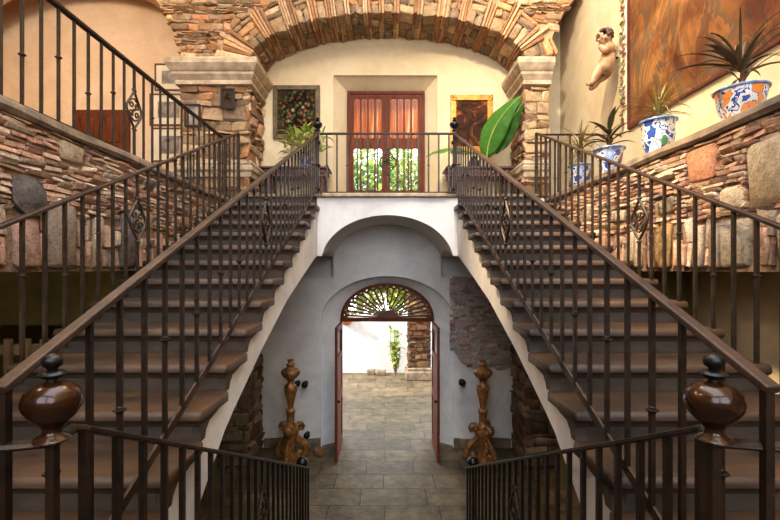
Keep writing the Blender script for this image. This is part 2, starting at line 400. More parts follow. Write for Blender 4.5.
# upper wall with the splayed door niche
A = [(-0.985, UP), (-0.985, 3.56), (0.92, 3.56), (0.92, UP)]
B = [(-0.757, UP), (-0.757, 3.375), (0.712, 3.375), (0.712, UP)]
uw = MB()
uw.prism([(-2.6, UP)] + A + [(2.6, UP), (2.6, 5.6), (-2.6, 5.6)], 1, 7.9, 7.95)
ring_loft(uw, A, 7.95, B, 8.2)
uw.prism([(-2.6, UP)] + B + [(2.6, UP), (2.6, 5.6), (-2.6, 5.6)], 1, 8.2, 8.35)
struct('wall_landing', uw, 'plaster_cream')
struct('wall_corridor_end', MB().box((2.6, 8.2, UP), (3.3, 8.4, 5.6)), 'plaster_cream')

# stripped patch on the plaster, bare rubble showing
pts = [(1.20, -0.13), (1.16, -0.5), (1.22, -0.85), (1.15, -1.2), (1.21, -1.5), (1.36, -1.72), (1.60, -1.83), (1.85, -1.79), (2.1, -1.86), (2.26, -1.8), (2.26, -0.165), (1.7, -0.165)]
pm = MB().prism([(x, z) for x, z in pts], 1, 7.868, 7.9)
def inpatch(u, v, *_):
    ok = False; n = len(pts)
    for i in range(n):
        x1, y1 = pts[i]; x2, y2 = pts[(i+1) % n]
        if (y1 > v) != (y2 > v) and u < (x2-x1)*(v-y1)/(y2-y1) + x1: ok = not ok
    return ok
PATCH = [(190, 176, 172), (200, 186, 180), (178, 156, 148), (190, 158, 146), (170, 160, 158)]
courses(pm, lambda u, v, w: (u, 7.868 - w, v), 1.14, 2.27, -1.86, -0.17, (0.04, 0.09), (0.08, 0.26), (-0.004, 0.012), PATCH, keep=inpatch, w0=-0.02)
for i, c in enumerate(pm.c):
    if c == (1, 1, 1, 1): pm.c[i] = lin((190, 180, 176))
struct('trim_1', pm, 'stones')

# landing with the barrel vault below it
HS = 1.07                                   # stair side plane
def soffit(d):
    K = [(0.6, -3.3), (1.6, -2.4), (2.0, -1.72), (2.35, -1.37), (2.82, -1.03), (3.6, -0.69), (4.56, -0.329), (5.7, -0.013), (6.3, 0.15), (6.84, 0.28), (7.3, 0.32), (7.9, 0.23), (8.2, 0.15)]
    for (a, b), (c, e) in zip(K, K[1:]):
        if d <= c: return b + (e-b) * (d-a) / (c-a)
    return K[-1][1]
def vault_x(z): return 1.0 * math.sqrt(max(0.0, 1 - ((z - 0.1) / 0.716) ** 2))
vt = MB(); rings = []
ds = [6.5, 6.6, 6.75, 6.9, 7.1, 7.3, 7.5, 7.7, 7.9]
for d in ds:
    zl = max(soffit(d), 0.17); t0 = math.asin(min(1, (zl - 0.1) / 0.716)); ring = [(-HS + 0.006, d, zl)]
    for i in range(33):
        t = PI - t0 - (PI - 2*t0) * i / 32
        ring.append((math.cos(t), d, 0.1 + 0.716 * math.sin(t)))
    ring += [(HS - 0.006, d, zl), (HS - 0.006, d, UP - 0.03), (-HS + 0.006, d, UP - 0.03)]
    rings.append(ring)
vt.loft(rings)
struct('ceiling_vault', vt, 'plaster_white')
struct('floor_landing', MB().box((-2.27, 6.46, UP - 0.03), (2.27, 8.2, UP + 0.02)), 'coping', bevel=0.012)
struct('trim_2', MB().box((-0.98, 6.43, UP - 0.025), (0.88, 6.459, UP + 0.03)), 'carved', bevel=0.01)
struct('floor_half_landing', MB().box((-2.57, -3, G), (2.57, 1.3, -1.63)), 'riser')
struct('floor_gallery', MB().box((-8, -3, UP - 0.19), (-2.92, 8.6, UP)), 'wood_dark')
struct('floor_ledge', MB().box((2.90, -3, UP - 0.19), (3.3, 8.2, UP - 0.01)), 'coping')

# stone parapets above the flights
def parapet(sx, blocks, name, vbl):
    mb = MB(); X = sx * 2.57
    f = lambda u, v, w: (X - sx * w, u, v)
    mb.box((X + sx*0.012, -3, -0.02), (X + sx*0.33, 7.12, 1.045), lin((158, 132, 110)))
    # lower course: upright stones and upright bricks between them (a flat arch)
    u = -0.6; low = []
    for k in vbl: low.append(k)
    keep_lo = lambda a, b: not any(not (b <= k[0] or a >= k[1]) for k in low)
    while u < 7.05:
        l = R.choice([0.05, 0.055, 0.06, 0.05, 0.09])
        if keep_lo(u, u + l):
            z = 0.02
            top = 0.36 + 0.06*math.sin(u*2.3) + R.uniform(-0.03, 0.03)
            while z < top:
                hh = min(R.uniform(0.14, 0.28), top - z + 0.03)
                stone(mb, f, u+0.004, u+l-0.004, z, z+hh-0.008, -0.05, R.uniform(0.0, 0.035), shade_of(BRICK), 0.005)
                z += hh
            u += l
        else:
            u = min(k[1] for k in low if not (u + l <= k[0] or u >= k[1])) + 0.001
    for k in low:
        stone(mb, f, k[0]+0.01, k[1]-0.01, 0.01, k[2], -0.05, 0.03, k[3], 0.006, rr=0.03)
    allb = [(k[0], k[1], 0.0, k[2], 0, 0) for k in low]
    def keep(uc, vc, a, b): return not any(not (b <= k[0] or a >= k[1]) and vc < k[3] for k in allb)
    courses(mb, f, -0.6, 7.08, 0.40, 1.05, (0.030, 0.048), (0.09, 0.26), (0.004, 0.026), BRICK, keep=keep, blocks=blocks, rough=0.0045, tilt=0.012, gap=0.006)
    struct(name, mb, 'stones')
    cp = MB().loft([[(X - sx*0.04, d, 1.045), (X - sx*0.06, d, 1.07 + 0.01*math.sin(d*5)), (X - sx*0.05, d, 1.12), (X - sx*0.02, d, 1.14 + 0.006*math.sin(d*3.1)), (X + sx*0.345, d, 1.14), (X + sx*0.345, d, 1.045)] for d in [-3 + i*0.28 for i in range(37)]])
    return cp
GREY = lin((128, 120, 118)); PALE = lin((206, 188, 164)); PINK = lin((190, 146, 124)); TAN = lin((186, 166, 140)); DGREY = lin((104, 98, 94))
cp = parapet(-1, [(3.34, 3.62, 0.86, 1.02, 0.02, PALE, 0.02), (2.91, 3.19, 0.38, 0.66, 0.07, DGREY, 0.10), (2.45, 2.75, 0.60, 0.74, 0.02, PINK), (4.35, 4.7, 0.42, 0.62, 0.02, TAN), (4.5, 4.72, 0.84, 0.96, 0.02, GREY), (5.3, 5.6, 0.5, 0.68, 0.02, PINK), (6.1, 6.4, 0.7, 0.9, 0.02, PALE)], 'wall_parapet_left',
        [(2.28, 2.52, 0.62, lin((196, 160, 142))), (2.58, 2.68, 0.44, PINK), (2.93, 3.16, 0.36, lin((186, 150, 132))), (3.22, 3.52, 0.52, lin((158, 140, 124))), (3.72, 3.86, 0.46, PALE), (4.1, 4.4, 0.55, GREY), (4.75, 4.9, 0.42, PINK), (5.2, 5.55, 0.4, TAN), (5.95, 6.2, 0.42, GREY), (6.5, 6.8, 0.4, PINK), (1.6, 2.0, 0.5, TAN)])
struct('trim_3', cp, 'coping')
cp = parapet(1, [(2.40, 3.08, 0.44, 0.88, 0.05, lin((214, 194, 164)), 0.06), (3.08, 3.32, 0.44, 0.62, 0.03, PALE), (3.36, 3.70, 0.72, 1.0, 0.02, lin((214, 154, 122)), 0.02), (3.85, 4.15, 0.5, 0.66, 0.02, TAN), (3.85, 4.2, 0.82, 0.92, 0.03, PALE), (4.6, 4.9, 0.52, 0.66, 0.02, PALE), (5.4, 5.7, 0.6, 0.8, 0.02, TAN), (6.1, 6.4, 0.5, 0.7, 0.02, GREY)], 'wall_parapet_right',
        [(2.66, 2.86, 0.36, PALE), (3.05, 3.42, 0.36, lin((172, 158, 140))), (3.48, 3.62, 0.36, PALE), (3.9, 4.15, 0.42, lin((196, 160, 112))), (4.35, 4.62, 0.40, PALE), (4.95, 5.2, 0.4, PINK), (5.5, 5.8, 0.42, TAN), (6.2, 6.5, 0.4, GREY), (1.7, 2.3, 0.45, PALE)])
struct('trim_4', cp, 'coping')

# olive painted walls in the space under the galleries
struct('wall_left_lower', MB().box((-8, 4.6, -0.60), (-2.60, 4.8, 0.0)).box((-8.0, 4.4, 0.0), (-2.92, 4.9, UP - 0.2)).box((-8, 6.4, G), (-2.6, 6.6, -0.02)), 'plaster_olive')
struct('wall_right_lower', MB().box((2.60, 4.6, -1.35), (3.3, 4.8, -0.02)).box((2.60, 6.4, G), (3.3, 6.6, -0.02)), 'plaster_olive')

# ---------------------------------------------------------------- piers and brick arch
def skirt(x0, x1, y0, y1, prof, kr=1.0):
    """stacked mouldings round a rectangular pier: prof = (outset, z)"""
    rings = []
    for o, z in prof: rings.append([(x0-o, y0-o, z), (x1+o*kr, y0-o, z), (x1+o*kr, y1, z), (x0-o, y1, z)])
    return MB().loft(rings)
CAP = [(0.03, 3.02), (0.05, 3.03), (0.05, 3.08), (0.03, 3.10), (0.06, 3.14), (0.09, 3.18), (0.09, 3.22), (0.12, 3.24), (0.15, 3.30), (0.17, 3.33), (0.17, 3.40), (0.15, 3.43), (0.0, 3.44)]
def pier(x0, x1, label, inner):
    t = thing('stone_pier', ((x0+x1)/2, 7.5, UP + 0.02), label, 'pier', 'stone piers carrying the brick arch')
    core = MB().box((x0 + 0.03, 7.12, UP + 0.021), (x1 - 0.03, 7.88, 3.05)); core.c = [lin((150, 122, 94))] * len(core.v)
    f1 = lambda u, v, w: (u, 7.12 - w, v)
    courses(core, f1, x0, x1, UP + 0.03, 3.02, (0.10, 0.24), (0.14, 0.36), (0.015, 0.04), RUBBLE, rough=0.010, tall=(0.4, (0.035, 0.06)))
    xs = x1 if inner > 0 else x0
    f2 = (lambda u, v, w: (xs - 0.03 + w, u, v)) if inner > 0 else (lambda u, v, w: (xs + 0.03 - w, u, v))
    courses(core, f2, 7.10, 7.88, UP + 0.03, 3.02, (0.10, 0.24), (0.14, 0.36), (0.015, 0.04), RUBBLE + BRICK[:3], rough=0.010, tall=(0.45, (0.035, 0.06)))
    core.build('shaft', M['stones'], t)
    skirt(x0, x1, 7.09, 7.89, CAP, 1.0 if inner > 0 else 0.15).build('capital', M['carved'], t, angle=30)
    skirt(x0 + 0.02, x1 - 0.02, 7.12, 7.88, [(0.05, 1.52), (0.05, 1.60), (0.08, 1.63), (0.08, 1.68), (0.05, 1.71), (0.06, 1.74), (0.03, 1.80), (0.0, 1.80)], 1.0 if inner > 0 else 0.15).build('waist_moulding', M['carved'], t, angle=30)
pier(-3.43, -2.27, 'stone and brick pier with two small framed pictures on its face', 1)
pier(2.27, 2.68, 'narrow stone and brick pier beside the big green leaf', -1)
# lower piers
def lower_pier(x0, x1, label):
    mb = MB().box((x0 + 0.03, 7.12, G), (x1 - 0.03, 7.86, 0.16)); mb.c = [lin((100, 84, 68))] * len(mb.v)
    DK = [(150, 130, 106), (122, 106, 88), (134, 100, 80), (100, 88, 76), (160, 138, 112)]
    courses(mb, lambda u, v, w: (u, 7.12 - w, v), x0, x1, G + 0.01, 0.15, (0.10, 0.24), (0.16, 0.4), (0.015, 0.04), DK, rough=0.01, tall=(0.3, (0.04, 0.06)))
    for xs, sg in ((x1, 1), (x0, -1)):
        if abs(xs) < 2.5: courses(mb, lambda u, v, w: (xs - sg*0.03 + sg*w, u, v), 7.10, 7.86, G + 0.01, 0.15, (0.10, 0.24), (0.16, 0.4), (0.015, 0.04), DK, rough=0.01, tall=(0.3, (0.04, 0.06)))
    o = mb.build('rubble_pier', M['stones']); tag(o, label, 'pier', 'rubble piers under the landing')
lower_pier(-3.4, -2.27, 'dark rubble pier under the stair below the railed gallery')
lower_pier(2.27, 2.9, 'dark rubble pier beside the stripped patch of plaster')

class Ell:
    def __init__(s, cx, cz, a, b, t0=PI, t1=0.0, n=400):
        s.p = []; L = 0; last = None
        for i in range(n + 1):
            t = t0 + (t1-t0) * i / n; q = (cx + a*math.cos(t), cz + b*math.sin(t))
            nn = Vector((math.cos(t)/a, math.sin(t)/b)).normalized()
            if last: L += math.hypot(q[0]-last[0], q[1]-last[1])
            s.p.append((L, q, nn)); last = q
        s.L = L; s.n = n
    def at(s, u, w):
        lo, hi = 0, s.n
        if u <= 0: q = s.p[0]
        elif u >= s.L: q = s.p[-1]
        else:
            while hi - lo > 1:
                m = (lo+hi)//2
                if s.p[m][0] <= u: lo = m
                else: hi = m
            k = (u - s.p[lo][0]) / max(1e-6, s.p[hi][0]-s.p[lo][0]); a, b = s.p[lo], s.p[hi]
            q = (0, (a[1][0]+(b[1][0]-a[1][0])*k, a[1][1]+(b[1][1]-a[1][1])*k), a[2])
        return q[1][0] + q[2][0]*w, q[1][1] + q[2][1]*w
E = Ell(0, 3.43, 2.27, 0.80)
AR = thing('brick_arch', (0, 7.5, 3.44), 'wide arch of orange bricks and rubble between the two stone piers', 'arch')
side_l = [(-5.63 + 2.2*math.cos(t), 3.44 + 1.78*math.sin(t)) for t in [PI*i/24 for i in range(25)]]       # from right spring over the crown
side_r = [(4.88 - 2.2*math.cos(t), 3.44 + 1.78*math.sin(t)) for t in [PI*i/48 for i in range(12)] if 4.88 - 2.2*math.cos(t) < 3.28]
cent = [(E.at(E.L*i/40, 0.03)) for i in range(41)]
cent[0] = (-2.27, 3.44); cent[-1] = (2.27, 3.44)
pw = cent + [(2.68, 3.44)] + side_r + [(3.29, 5.59), (-7.99, 5.59), (-7.99, 3.44)] + side_l[::-1]
MB().prism(pw, 1, 7.14, 7.86).build('spandrel_core', M['mortar_red'], AR)
vs = MB(); u = 0.02
while u < E.L - 0.05:
    for _ in range(R.choice([2, 3, 3, 4, 5])):
        l = R.uniform(0.036, 0.05)
        if u + l > E.L: break
        far = R.uniform(0.42, 0.62); lft = R.uniform(7.35, 7.6)
        stone(vs, lambda a, b, w: (lambda q: (q[0], b, q[1]))(E.at(a, w)), u+0.006, u+l-0.006, 7.075+R.uniform(-0.015, 0.015), lft, far, R.uniform(-0.02, 0.005), shade_of(ARCHB), 0.005)
        stone(vs, lambda a, b, w: (lambda q: (q[0], b, q[1]))(E.at(a, w)), u+0.006, u+l-0.006, lft+0.012, 7.885, 0.3, R.uniform(-0.02, 0.005), shade_of(ARCHB), 0.005)
        u += l
    l = R.uniform(0.12, 0.24); l = min(l, E.L - u)
    if l > 0.04:
        fq = lambda a, b, w: (lambda q: (q[0], b, q[1]))(E.at(a, w))
        d = 7.08
        while d < 7.86:
            dd = min(R.uniform(0.16, 0.36), 7.885 - d)
            cuts = [u, u + l] if l < 0.17 or R.random() < 0.4 else [u, u + l*R.uniform(0.35, 0.65), u + l]
            for ua, ub in zip(cuts, cuts[1:]): stone(vs, fq, ua+0.007, ub-0.007, d, d+dd-0.012, R.uniform(0.12, 0.22), R.uniform(-0.012, 0.008), shade_of(ARCHS), 0.008)
            d += dd
        r = 0.14
        while r < 0.54:
            rr_ = R.uniform(0.05, 0.17); cuts = [u, u + l] if l < 0.15 or R.random() < 0.5 else [u, u + l*R.uniform(0.35, 0.65), u + l]
            for ua, ub in zip(cuts, cuts[1:]):
                stone(vs, lambda a, b, w: (lambda q: (q[0], 7.12 - w, q[1]))(E.at(a, b)), ua+0.006, ub-0.006, r+0.006, r+rr_-0.006, -0.08, R.uniform(0.01, 0.045), shade_of(ARCHS + ARCHB[:2]), 0.008)
            r += rr_
        u += l
vs.build('voussoirs', M['stones'], AR)
sp = MB()
def in_span(u, v, a, b):
    for x in (a, u, b):
        k = (x / 2.83) ** 2 + ((v - 3.43) / 1.40) ** 2
        if v > 3.43 and abs(x) < 2.84 and k < 1.0 and x == u: return False
    if abs(u) < 2.27 and v < 4.3: return False
    if ((u + 5.63) / 2.2) ** 2 + ((v - 3.44) / 1.78) ** 2 < 1.0: return False
    if ((u - 4.88) / 2.2) ** 2 + ((v - 3.44) / 1.78) ** 2 < 1.0: return False
    return True
courses(sp, lambda u, v, w: (u, 7.14 - w, v), -4.9, 3.25, 3.45, 5.3, (0.06, 0.14), (0.08, 0.24), (0.015, 0.04), ARCHS + ARCHB, keep=in_span, rough=0.008, tall=(0.5, (0.032, 0.05)), gap=0.012)
sp.build('spandrel_stones', M['stones'], AR)

# ---------------------------------------------------------------- stone staircases
RISE, GO = 0.1715, 0.376
def stair_side_body(s):
    low = [(1.3 + i*(7.9-1.3)/40, soffit(1.3 + i*(7.9-1.3)/40)) for i in range(41)]
    top = [(1.3, -1.66)]
    for k in range(13, -1, -1):
        a, b = 6.5 - GO*(k+1), 6.5 - GO*k
        z = 0.94 - RISE*k - 0.06
        if a < 1.3: a = 1.3
        top += [(a + 0.03, z), (b + 0.03, z)]
    top += [(6.53, UP - 0.04), (7.9, UP - 0.04)]
    return MB().prism(low + top[::-1], 0, s*HS, s*2.40)
def step_parts(s):
    """one step with its nosing at D=0 (riser line) and tread top at z=0; inner end at |x|=1.02"""
    xi, xo = (1.02 if s < 0 else 1.0), 2.40
    nose = [(-0.045, -0.030), (-0.040, -0.012), (-0.026, 0.0), (GO - 0.003, 0.0), (GO - 0.003, -0.068), (-0.02, -0.068), (-0.036, -0.058), (-0.046, -0.044)]
    def ring(x, ins): return [(s*x, d + (ins if d < 0.1 else -ins), z + (-ins if z > -0.02 else ins)) for d, z in nose]
    tr = MB().loft([ring(xi, 0.016), ring(xi + 0.006, 0.006), ring(xi + 0.018, 0.0), ring(xo, 0.0)])
    body = [(-0.018, -0.068), (-0.012, -0.082), (0.006, -0.096), (0.012, -0.12), (0.0, -RISE - 0.005), (0.06, -RISE - 0.005), (0.075, -0.14), (0.12, -0.10), (0.22, -0.085), (0.30, -0.068)]
    rs = MB().prism(body, 0, s*(xi + 0.022), s*(HS + 0.02))
    rs.prism([(-0.018, -0.068), (-0.012, -0.08), (0.004, -0.094), (0.006, -RISE - 0.005), (0.08, -RISE - 0.005), (0.08, -0.068)], 0, s*(HS + 0.02), s*xo)
    return tr, rs
for s, lab in ((-1, 'stone staircase rising below the gallery with the iron railing'), (1, 'stone staircase rising below the ledge of glazed flowerpots')):
    st = thing('stone_staircase', (s*1.7, 1.3, -1.63), lab, 'staircase', 'twin stone staircases')
    b = stair_side_body(s).build('plaster_side', M['plaster_white'], st, angle=30)
    tag(b, 'whitewashed side and curved underside')
    proto = None
    for k in range(15):
        d, z = 6.5 - GO*(k+1), 0.94 - RISE*k
        if proto is None:
            tr, rs = step_parts(s)
            tr.v = [(x, y+d, q+z) for x, y, q in tr.v]; rs.v = [(x, y+d, q+z) for x, y, q in rs.v]
            proto = rs.build('step', M['riser'], st, angle=35); t = tr.build('tread', M['tread'], proto, angle=35); base = WLOC[proto] - Vector((0, d, z))
        else: copy_of(proto, st, base + Vector((0, d, z)))
    rs = MB().box((s*(HS+0.001), 6.5, 0.93), (s*2.27, 6.56, UP - 0.03)); rs.build('top_riser', M['riser'], st)
lf = thing('entrance_steps', (0, 3, G), 'broad stone steps going down between the twin staircases to the door', 'steps')
pr = None
for i in range(9):
    z = -1.63 - 0.165*(i+1); d = 1.3 + 0.37*i
    if pr is None:
        pr = MB().box((-1.02, d, z-0.16), (1.02, d+0.40, z)).build('step', M['tread'], lf, bevel=0.012); b0 = WLOC[pr] - Vector((0, d, z))
    else: copy_of(pr, lf, b0 + Vector((0, d, z)))
MB().prism([(1.3, G), (1.3, -1.80)] + [q for i in range(9) for q in ((1.3+0.37*i, -1.80-0.165*i), (1.3+0.37*(i+1), -1.80-0.165*i))] + [(1.3+0.37*9, G)], 0, -1.0, 1.0).build('core', M['riser'], lf)

# ---------------------------------------------------------------- iron railings
def scroll_ornament(c, h, H=0.38, W=0.26, stem=None):
    mb = MB(); c = Vector(c); h = Vector(h).normalized(); z = Vector((0, 0, 1))
    P = lambda a, b: c + h*a + z*b
    out = [(0, 0.5), (0.06, 0.46), (0.16, 0.36), (0.34, 0.20), (0.48, 0.06), (0.5, -0.03), (0.42, -0.16), (0.22, -0.33), (0.08, -0.44), (0, -0.5)]
    for sg in (-1, 1):
        mb.tube([P(sg*a*W, b*H) for a, b in out], 0.012, 6)
        for sv in (-1, 1):
            cx, cz, r0 = 0.22*W, sv*0.13*H, 0.17*W
            pts = []
            for i in range(17):
                t = i/16; ang = PI*0.5*sv - sv*t*2.6*PI; r = r0*(1 - 0.78*t)
                pts.append(P(sg*(cx - 0.05*W + r*math.cos(ang)*1.0), cz*1.0 + r*math.sin(ang)*1.0))
            mb.tube([P(sg*0.02*W, sv*0.30*H)] + pts, 0.009, 5)
    for b in (-0.53, 0.53):
        mb.ball(P(0, b*H), 0.020, 8, 6); mb.ball(P(0.028, b*H), 0.012, 6, 5); mb.ball(P(-0.028, b*H), 0.012, 6, 5)
    mb.ball(P(0, 0), 0.016, 8, 6)
    if stem: mb.bar(P(0, stem[0]), P(0, -0.52*H), 0.022, 0.022, (0, 1, 0)); mb.bar(P(0, 0.52*H), P(0, stem[1]), 0.022, 0.022, (0, 1, 0))
    return mb
def rail(root, t0, t1, H, spacing, w, mat, hmat, hw, hh, orn=None, collars=(0.5, 0.4), start=0.0, bot=(0.03, 0.012), end=0.0, both=False, ofrac=0.52):
    t0 = Vector(t0); t1 = Vector(t1); d = t1 - t0; hor = Vector((d.x, d.y, 0)); L = hor.length; h = hor.normalized()
    MB().bar(t0, t1, hw, hh).build('handrail', M[hmat], root, bevel=min(hw, hh)*0.22)
    dn = Vector((0, 0, -H))
    if bot: MB().bar(t0 + dn, t1 + dn, bot[0], bot[1]).build('bottom_bar', M[hmat], root)
    n = int((L - start - end) / spacing + 1e-6); protos = {}
    for i in range(n + 1):
        u = start + spacing*i; p = t0 + d*(u/L) + dn
        if orn and any(abs(u-o) < spacing*0.5 for o in orn):
            c = p + Vector((0, 0, H*ofrac))
            scroll_ornament(c, h, stem=(-H*ofrac, H*(1-ofrac))).build('scroll_ornament', M[mat], root)
            continue
        kind = 0 if (i % 2) else (1 if (i % 4 == 0) else 2)
        if both and kind: kind = 3
        if kind not in protos:
            b = MB().bar(p + Vector((0, 0, -0.005)), p + Vector((0, 0, H)), w, w, h).build('baluster', M[mat], root)
            if kind:
                q = MB(); zz = (collars[0],) if kind == 1 else (collars[1],)
                if kind == 3: zz = collars
                for k in zz:
                    q.lathe([(0.010, -0.018), (0.016, -0.011), (0.012, -0.007), (0.026, -0.002), (0.026, 0.003), (0.012, 0.007), (0.016, 0.011), (0.010, 0.018)], p + Vector((0, 0, H*k)), 8)
                q.build('collar', M[mat], b)
            protos[kind] = (b, WLOC[b] - p)
        else:
            b, off = protos[kind]; copy_of(b, root, p + off)
FIN = [(0.034, 0), (0.050, 0.006), (0.046, 0.012), (0.027, 0.022), (0.024, 0.036), (0.034, 0.050), (0.058, 0.072), (0.074, 0.100), (0.077, 0.120), (0.070, 0.145), (0.048, 0.165), (0.020, 0.175), (0.0, 0.176)]
TIP = [(0.016, 0.174), (0.015, 0.182), (0.030, 0.189), (0.036, 0.197), (0.030, 0.204), (0.013, 0.209), (0.014, 0.214), (0.025, 0.221), (0.029, 0.235), (0.024, 0.248), (0.010, 0.255), (0.0, 0.256)]
def inner_z(d): return -0.327 + 0.4427*(d - 1.21)
for s, lab in ((-1, 'long sloping iron railing on the inner edge of the staircase under the railed gallery'), (1, 'long sloping iron railing on the inner edge of the staircase under the flowerpots')):
    X = -1.095 if s < 0 else 1.05
    rt = thing('stair_railing', (X, 3.9, -0.05), lab, 'railing', 'inner stair railings')
    rail(rt, (X, 1.19, inner_z(1.19)), (X, 6.74, inner_z(6.74)), 0.875, 0.1765, 0.019, 'iron', 'handrail', 0.044, 0.026, orn=[2.65], start=0.19, collars=(0.54, 0.46), bot=(0.012, 0.045))
    nw = MB().bar((X, 1.21, -1.289), (X, 1.21, inner_z(1.21)), 0.024, 0.024, (0, 1, 0)); nw.build('newel_post', M['iron'], rt)
    nw = MB().bar((X, 6.74, UP + 0.021), (X, 6.74, 2.16), 0.05, 0.05, (0, 1, 0))
    for k in (1.25, 1.62, 1.98): nw.lathe([(0.03, k-0.03), (0.05, k-0.015), (0.05, k+0.015), (0.03, k+0.03)], (X, 6.74, 0), 10)
    nb = nw.build('newel_post', M['iron'], rt)
    MB().lathe([(r*1.0, z*0.86) for r, z in FIN + TIP], (X, 6.74, 2.16), 16).build('finial', M['black_iron'], nb)
for s, lab in ((-1, 'sloping iron railing along the rubble parapet of the railed gallery'), (1, 'sloping iron railing along the rubble parapet carrying the flowerpots')):
    X = s*2.345
    rt = thing('stair_railing', (X, 4, 0), lab, 'railing', 'outer stair railings')
    f = lambda d: 0.267 + 0.4506*(d - 2.613)
    rail(rt, (X, 1.2, f(1.2)), (X, 6.75, f(6.75)), 1.05, 0.182, 0.022, 'iron_grey', 'handrail', 0.045, 0.026, orn=[2.82], start=0.09, collars=(0.648, 0.489), bot=None, ofrac=0.577)
    MB().bar((X, 6.77, UP + 0.0), (X, 6.77, f(6.77)), 0.04, 0.04, (0, 1, 0)).build('newel_post', M['iron_grey'], rt)
rt = thing('landing_railing', (0, 6.74, 1.2), 'straight iron railing across the landing in front of the upper door', 'railing')
rail(rt, (-1.06, 6.74, 2.12), (1.022, 6.74, 2.12), 0.92, 0.1595, 0.025, 'iron_grey', 'iron', 0.045, 0.03, orn=[1.06], start=0.11, collars=(0.46, 0.46), bot=(0.03, 0.02))
GX = -2.62
rt = thing('gallery_railing', (GX, 4.2, UP + 0.0), 'iron railing standing on the stone coping of the side gallery', 'railing')
rail(rt, (GX, 1.2, 2.085), (GX, 6.95, 2.085), 0.925, 0.171, 0.019, 'iron_grey', 'iron', 0.05, 0.035, orn=[3.237], start=0.159, collars=(0.56, 0.40), bot=(0.04, 0.018))
MB().bar((GX, 6.95, UP + 0.02), (GX, 6.95, 2.1), 0.04, 0.04, (0, 1, 0)).build('end_post', M['iron_grey'], rt)
for i in range(4):
    if i == 0: ft = MB().box((GX-0.015, 1.5, UP + 0.0), (GX+0.015, 1.53, 1.16)).build('foot', M['iron_grey'], rt); fo = WLOC[ft] - Vector((0, 1.5, 0))
    else: copy_of(ft, rt, fo + Vector((0, 1.5 + 1.6*i, 0)))
rt = thing('ledge_railing', (2.8, 6.85, UP), 'short iron railing closing the ledge behind the spiky potted plant', 'railing')
rail(rt, (2.39, 6.80, 2.125), (3.25, 6.80, 2.125), 0.98, 0.19, 0.022, 'iron_grey', 'iron', 0.04, 0.026, start=0.12, collars=(0.5, 0.4), bot=(0.03, 0.02), end=0.1)
for s, lab in ((-1, 'low descending iron railing joined to the copper finial below the railed gallery'), (1, 'low descending iron railing joined to the copper finial below the flowerpots')):
    X = s*0.975; fx = -1.003 if s < 0 else 0.942
    rt = thing('steps_railing', (X, 3.3, -2.6), lab, 'railing', 'railings of the entrance steps')
    rail(rt, (X, 1.36, -0.505), (X, 5.38, -2.49), 0.86, 0.163, 0.023, 'iron', 'iron', 0.032, 0.020, orn=[1.95], start=0.163, collars=(0.20, 0.15), bot=(0.012, 0.035))
    MB().bar((X, 1.36, -0.505), (X, 1.36, -1.63), 0.025, 0.025, (0, 1, 0)).build('corner_post', M['iron'], rt)
    MB().tube([(X, 1.36, -0.505), (X*0.6+fx*0.4, 1.325, -0.49), (X*0.3+fx*0.7, 1.295, -0.505), (fx, 1.265, -0.510), (fx*0.5+s*0.545, 1.235, -0.505), (s*1.085, 1.21, -0.50), (s*1.17, 1.19, -0.50)], 0.014, 8, flat=1.3).build('curved_bar', M['iron'], rt)
    fp = MB().bar((fx, 1.265, -1.63), (fx, 1.265, -0.505), 0.025, 0.025, (0, 1, 0)).build('finial_post', M['iron'], rt)
    MB().lathe(TIP, (fx, 1.265, -0.505), 24).build('finial_tip', M['black_iron'], fp, angle=60); fn = MB().lathe(FIN, (fx, 1.265, -0.505), 40).build('finial', M['copper'], fp, angle=60); fn['label'] = 'polished brown copper onion finial'
    MB().tube([(X, 5.38, -2.49), (s*1.03, 5.42, -2.52), (s*1.085, 5.46, -2.545)], 0.012, 6).build('end_bar', M['iron'], rt)
    ep = MB().bar((s*1.085, 5.46, G), (s*1.085, 5.46, -2.55), 0.04, 0.04, (0, 1, 0)).build('end_post', M['iron'], rt)
    MB().lathe([(0.03, 0), (0.02, 0.02), (0.05, 0.04), (0.075, 0.085), (0.075, 0.105), (0.05, 0.15), (0.0, 0.165)], (s*1.085, 5.46, -2.55), 18).build('finial', M['black_iron'], ep, angle=60)

# ---------------------------------------------------------------- street door with fanlight
dr = thing('door_2', (0, 8.2, G), 'open street door with two leaves under a sunburst fanlight', 'door', kind='structure')
fr = MB(); AI = door_arch(0.885, -0.93, -0.265); AJ = door_arch(0.825, -0.93, -0.325)
fr.loft([[(x, 8.13, z) for x, z in AI], [(x, 8.13, z) for x, z in AJ], [(x, 8.21, z) for x, z in AJ], [(x, 8.21, z) for x, z in AI]], closed=False, caps=False)
fr.box((-0.885, 8.12, -0.995), (0.885, 8.22, -0.925)); fr.build('frame', M['wood_door'], dr)
hub = [(0.15*math.cos(PI*i/14), -0.925 + 0.13*math.sin(PI*i/14)) for i in range(15)]
MB().prism(hub, 1, 8.14, 8.2).build('fan_hub', M['wood_fan'], dr)
NS = 19; ang = [PI*(i+0.5)/NS for i in range(NS)]
for a in ang:
    p = Vector((0.14*math.cos(a), 8.17, -0.925 + 0.12*math.sin(a))); q = Vector((0.79*math.cos(a), 8.17, -0.925 + 0.565*math.sin(a)))
    MB().bar(p, q, 0.022, 0.030, (0, 1, 0), w2=0.040).build('fan_spoke', M['wood_fan'], dr)
sc = MB()
for i in range(NS + 1):
    a0 = 0 if i == 0 else ang[i-1]; a1 = PI if i == NS else ang[i]; pts_ = []
    for j in range(7):
        t = j/6; a = a0 + (a1-a0)*t; r = 0.94 + 0.075*math.sin(PI*t)
        pts_.append((0.80*r*math.cos(a), 8.17, -0.925 + 0.575*r*math.sin(a)))
    sc.tube(pts_, 0.022, 6)
